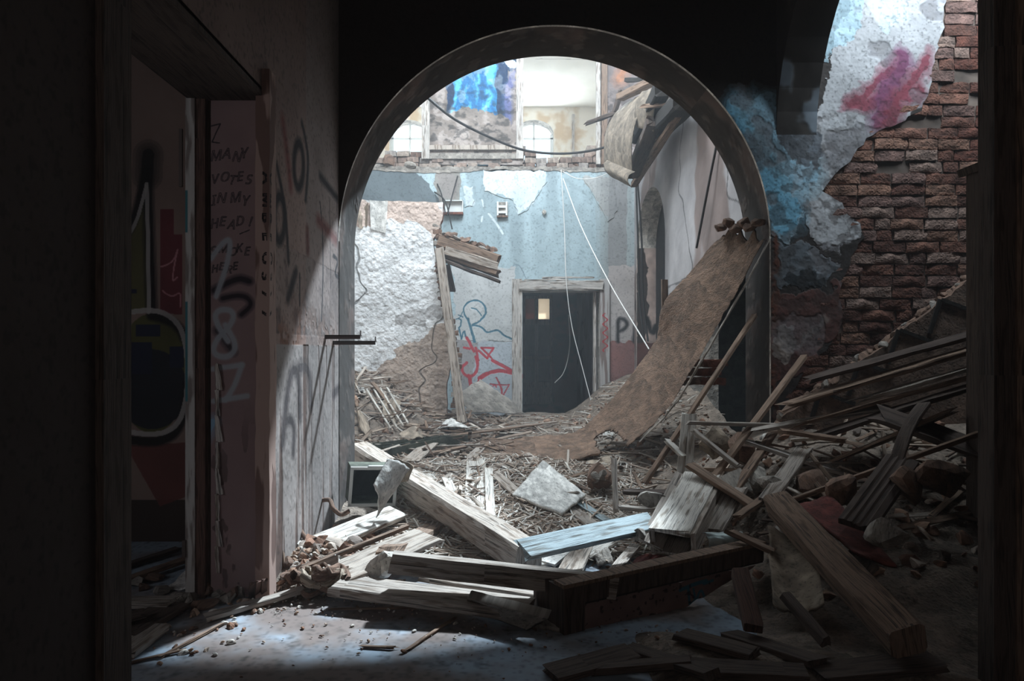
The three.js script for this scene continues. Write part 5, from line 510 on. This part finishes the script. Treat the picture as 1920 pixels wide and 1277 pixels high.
// wires
tube('black_cable', 'thick black cable sagging across the hall below the upper storey', [[795, 178, 9.8], [850, 222, 10.3], [920, 258, 10.8], [985, 282, 11.2], [1050, 288, 11.4], [1110, 282, 11.0], [1180, 258, 10.2], [1240, 215, 9.4], [1275, 185, 8.6]].map((a) => at(...a)), 0.02, M.cable, { n: 80 });
tube('white_wire', 'white wire hanging straight from the brick band down before the door', [[1052, 318, 12.2], [1058, 420, 12.2], [1062, 530, 12.1], [1072, 610, 12.1], [1092, 690, 12.0], [1113, 770, 11.8]].map((a) => at(...a)), 0.008, M.whitecable);
tube('white_wire', 'white wire stretched aslant from the brick band to the ceiling slab', [[1056, 335, 12.1], [1090, 425, 11], [1140, 525, 9.8], [1217, 655, 8.0]].map((a) => at(...a)), 0.008, M.whitecable);
tube('white_wire', 'thin wire sagging below the brick band to the right corner', [[1056, 322, 12.3], [1080, 334, 12.2], [1115, 334, 12], [1155, 318, 11.6]].map((a) => at(...a)), 0.007, M.whitecable);
tube('white_wire', 'pale wire curling inside the dark door opening', [[1066, 590, 13.5], [1068, 650, 13.5], [1056, 700, 13.4], [1040, 718, 13.4]].map((a) => at(...a)), 0.008, M.whitecable);
for (const [o, l] of [[0, 'left of two dark cables hanging before the arched niche'], [7, 'right of two dark cables hanging before the arched niche']]) tube('wall_cable', l, [[1192 + o * 0.4, 330, 11.6], [1196 + o, 450, 11.4], [1199 + o, 560, 11.2], [1208 + o, 640, 11.0]].map((a) => at(...a)), 0.016, M.cable);
tube('wall_cable', 'dark straight cable running down the right hall wall to the ceiling slab', [[1343, 275, 7.45], [1330, 340, 7.6], [1306, 465, 8.0]].map((a) => { const p = at(...a); p.x = Math.min(p.x, 2.29); return p; }), 0.014, M.cable);
for (const [a, l] of [[[[820, 345, 12.4], [828, 365, 12.2], [835, 400, 12.2]], 'left loose cable end trailing from the wall above the open wall box'], [[[815, 360, 12.4], [835, 378, 12.1], [848, 430, 12.1]], 'middle loose cable end trailing from the wall above the open wall box'], [[[858, 330, 12.4], [845, 378, 12.1], [838, 405, 12.1]], 'right loose cable end trailing from the wall above the open wall box']]) tube('loose_cable', l, a.map((q) => at(...q)), 0.012, M.cable);
// what is left of the upper floor along the right wall
for (const [q, l, o] of [[[[1170, 195, 10.5], [1134, 308, 10.3], [1186, 338, 9.5], [1222, 170, 9.3]], 'hanging sheet of old plasterboard under the upper right floor, largest', { curl: 0.14 }], [[[1204, 172, 9.5], [1194, 238, 9.45], [1226, 246, 9.0], [1246, 164, 8.9]], 'hanging sheet of old plasterboard folded over the largest one', { curl: 0.08 }], [[[1138, 300, 10.2], [1150, 334, 10.0], [1186, 352, 9.4], [1190, 322, 9.4]], 'lowest curled lip of the hanging plasterboard', { curl: 0.10 }]]) sheet('hanging_sheet', l, q.map((a) => at(...a)), M.hang, { th: 0.015, jag: 0.012, n: 16, bump: 0.004, cat: 'plasterboard', ...o });
for (const [a, b, w, m, l] of [[[1262, 190, 8.4], [1195, 300, 10.8], 0.12, M.dark, 'upper dark joist running along the right hall wall'], [[1275, 210, 8.2], [1190, 345, 11.0], 0.1, M.brown, 'lower brown joist running along the right hall wall'], [[1105, 230, 10.8], [1150, 214, 10.6], 0.07, M.dark, 'stub of dark timber jutting left from the hanging plasterboard'], [[1142, 245, 10.8], [1162, 180, 10.6], 0.08, M.dark, 'dark splintered timber behind the largest hanging sheet'], [[1165, 182, 10.3], [1225, 152, 9.5], 0.14, M.brown, 'rough topmost timber over the hanging plasterboard'], [[1180, 150, 10.2], [1215, 148, 9.8], 0.08, M.black, 'black timber end under the arch above the hanging plasterboard'], [[1110, 292, 12.45], [1150, 268, 12.38], 0.05, M.brown, 'thin lath leaning on the brick band at right'], [[1225, 232, 9.0], [1188, 322, 10.4], 0.2, M.dark, 'dark rotten boarding behind the hanging plasterboard'], [[1248, 168, 8.6], [1205, 255, 10.2], 0.3, M.black, 'wide black rotten boarding beside the largest hanging sheet'], [[1285, 190, 7.9], [1232, 245, 9.6], 0.3, M.black, 'wide black rotten boarding under the arch at the upper right'], [[1210, 200, 9.0], [1250, 196, 8.6], 0.06, M.brown, 'short brown lath crossing the upper joists'], [[1240, 258, 9.4], [1205, 300, 10.2], 0.05, M.brown, 'thin brown lath hanging under the lower joist']]) timber('joist', l, at(...a), at(...b), w, w * 0.7, m, { cat: 'timber', jag: 0.1, rough: 0.015 });
timber('upright_board', 'narrow reddish stake standing behind the left edge of the ceiling slab', at(1247, 640, 7.6), at(1246, 528, 7.6), 0.07, 0.04, M.brown, { cat: 'post' });

{ const ord = ['leftmost', 'second', 'third', 'fourth', 'fifth', 'sixth', 'seventh', 'eighth', 'ninth', 'tenth', 'eleventh', 'twelfth', 'thirteenth', 'rightmost'];
  for (const [g, what] of [['rubble at the doorway jamb', 'plaster rubble pieces by the doorway jamb'], ['rubble lumps at the left wall', 'reddish rubble lumps by the lit left wall']]) { const a = scene.children.filter((c) => c.userData.group === g).sort((p, q) => p.position.x / -p.position.z - q.position.x / -q.position.z); a.forEach((c, i) => { c.userData.label = (i === a.length - 1 ? 'rightmost' : ord[i]) + (i && i < a.length - 1 ? ' from left' : '') + ' of the ' + what; }); } }
renderer.render(scene, camera);
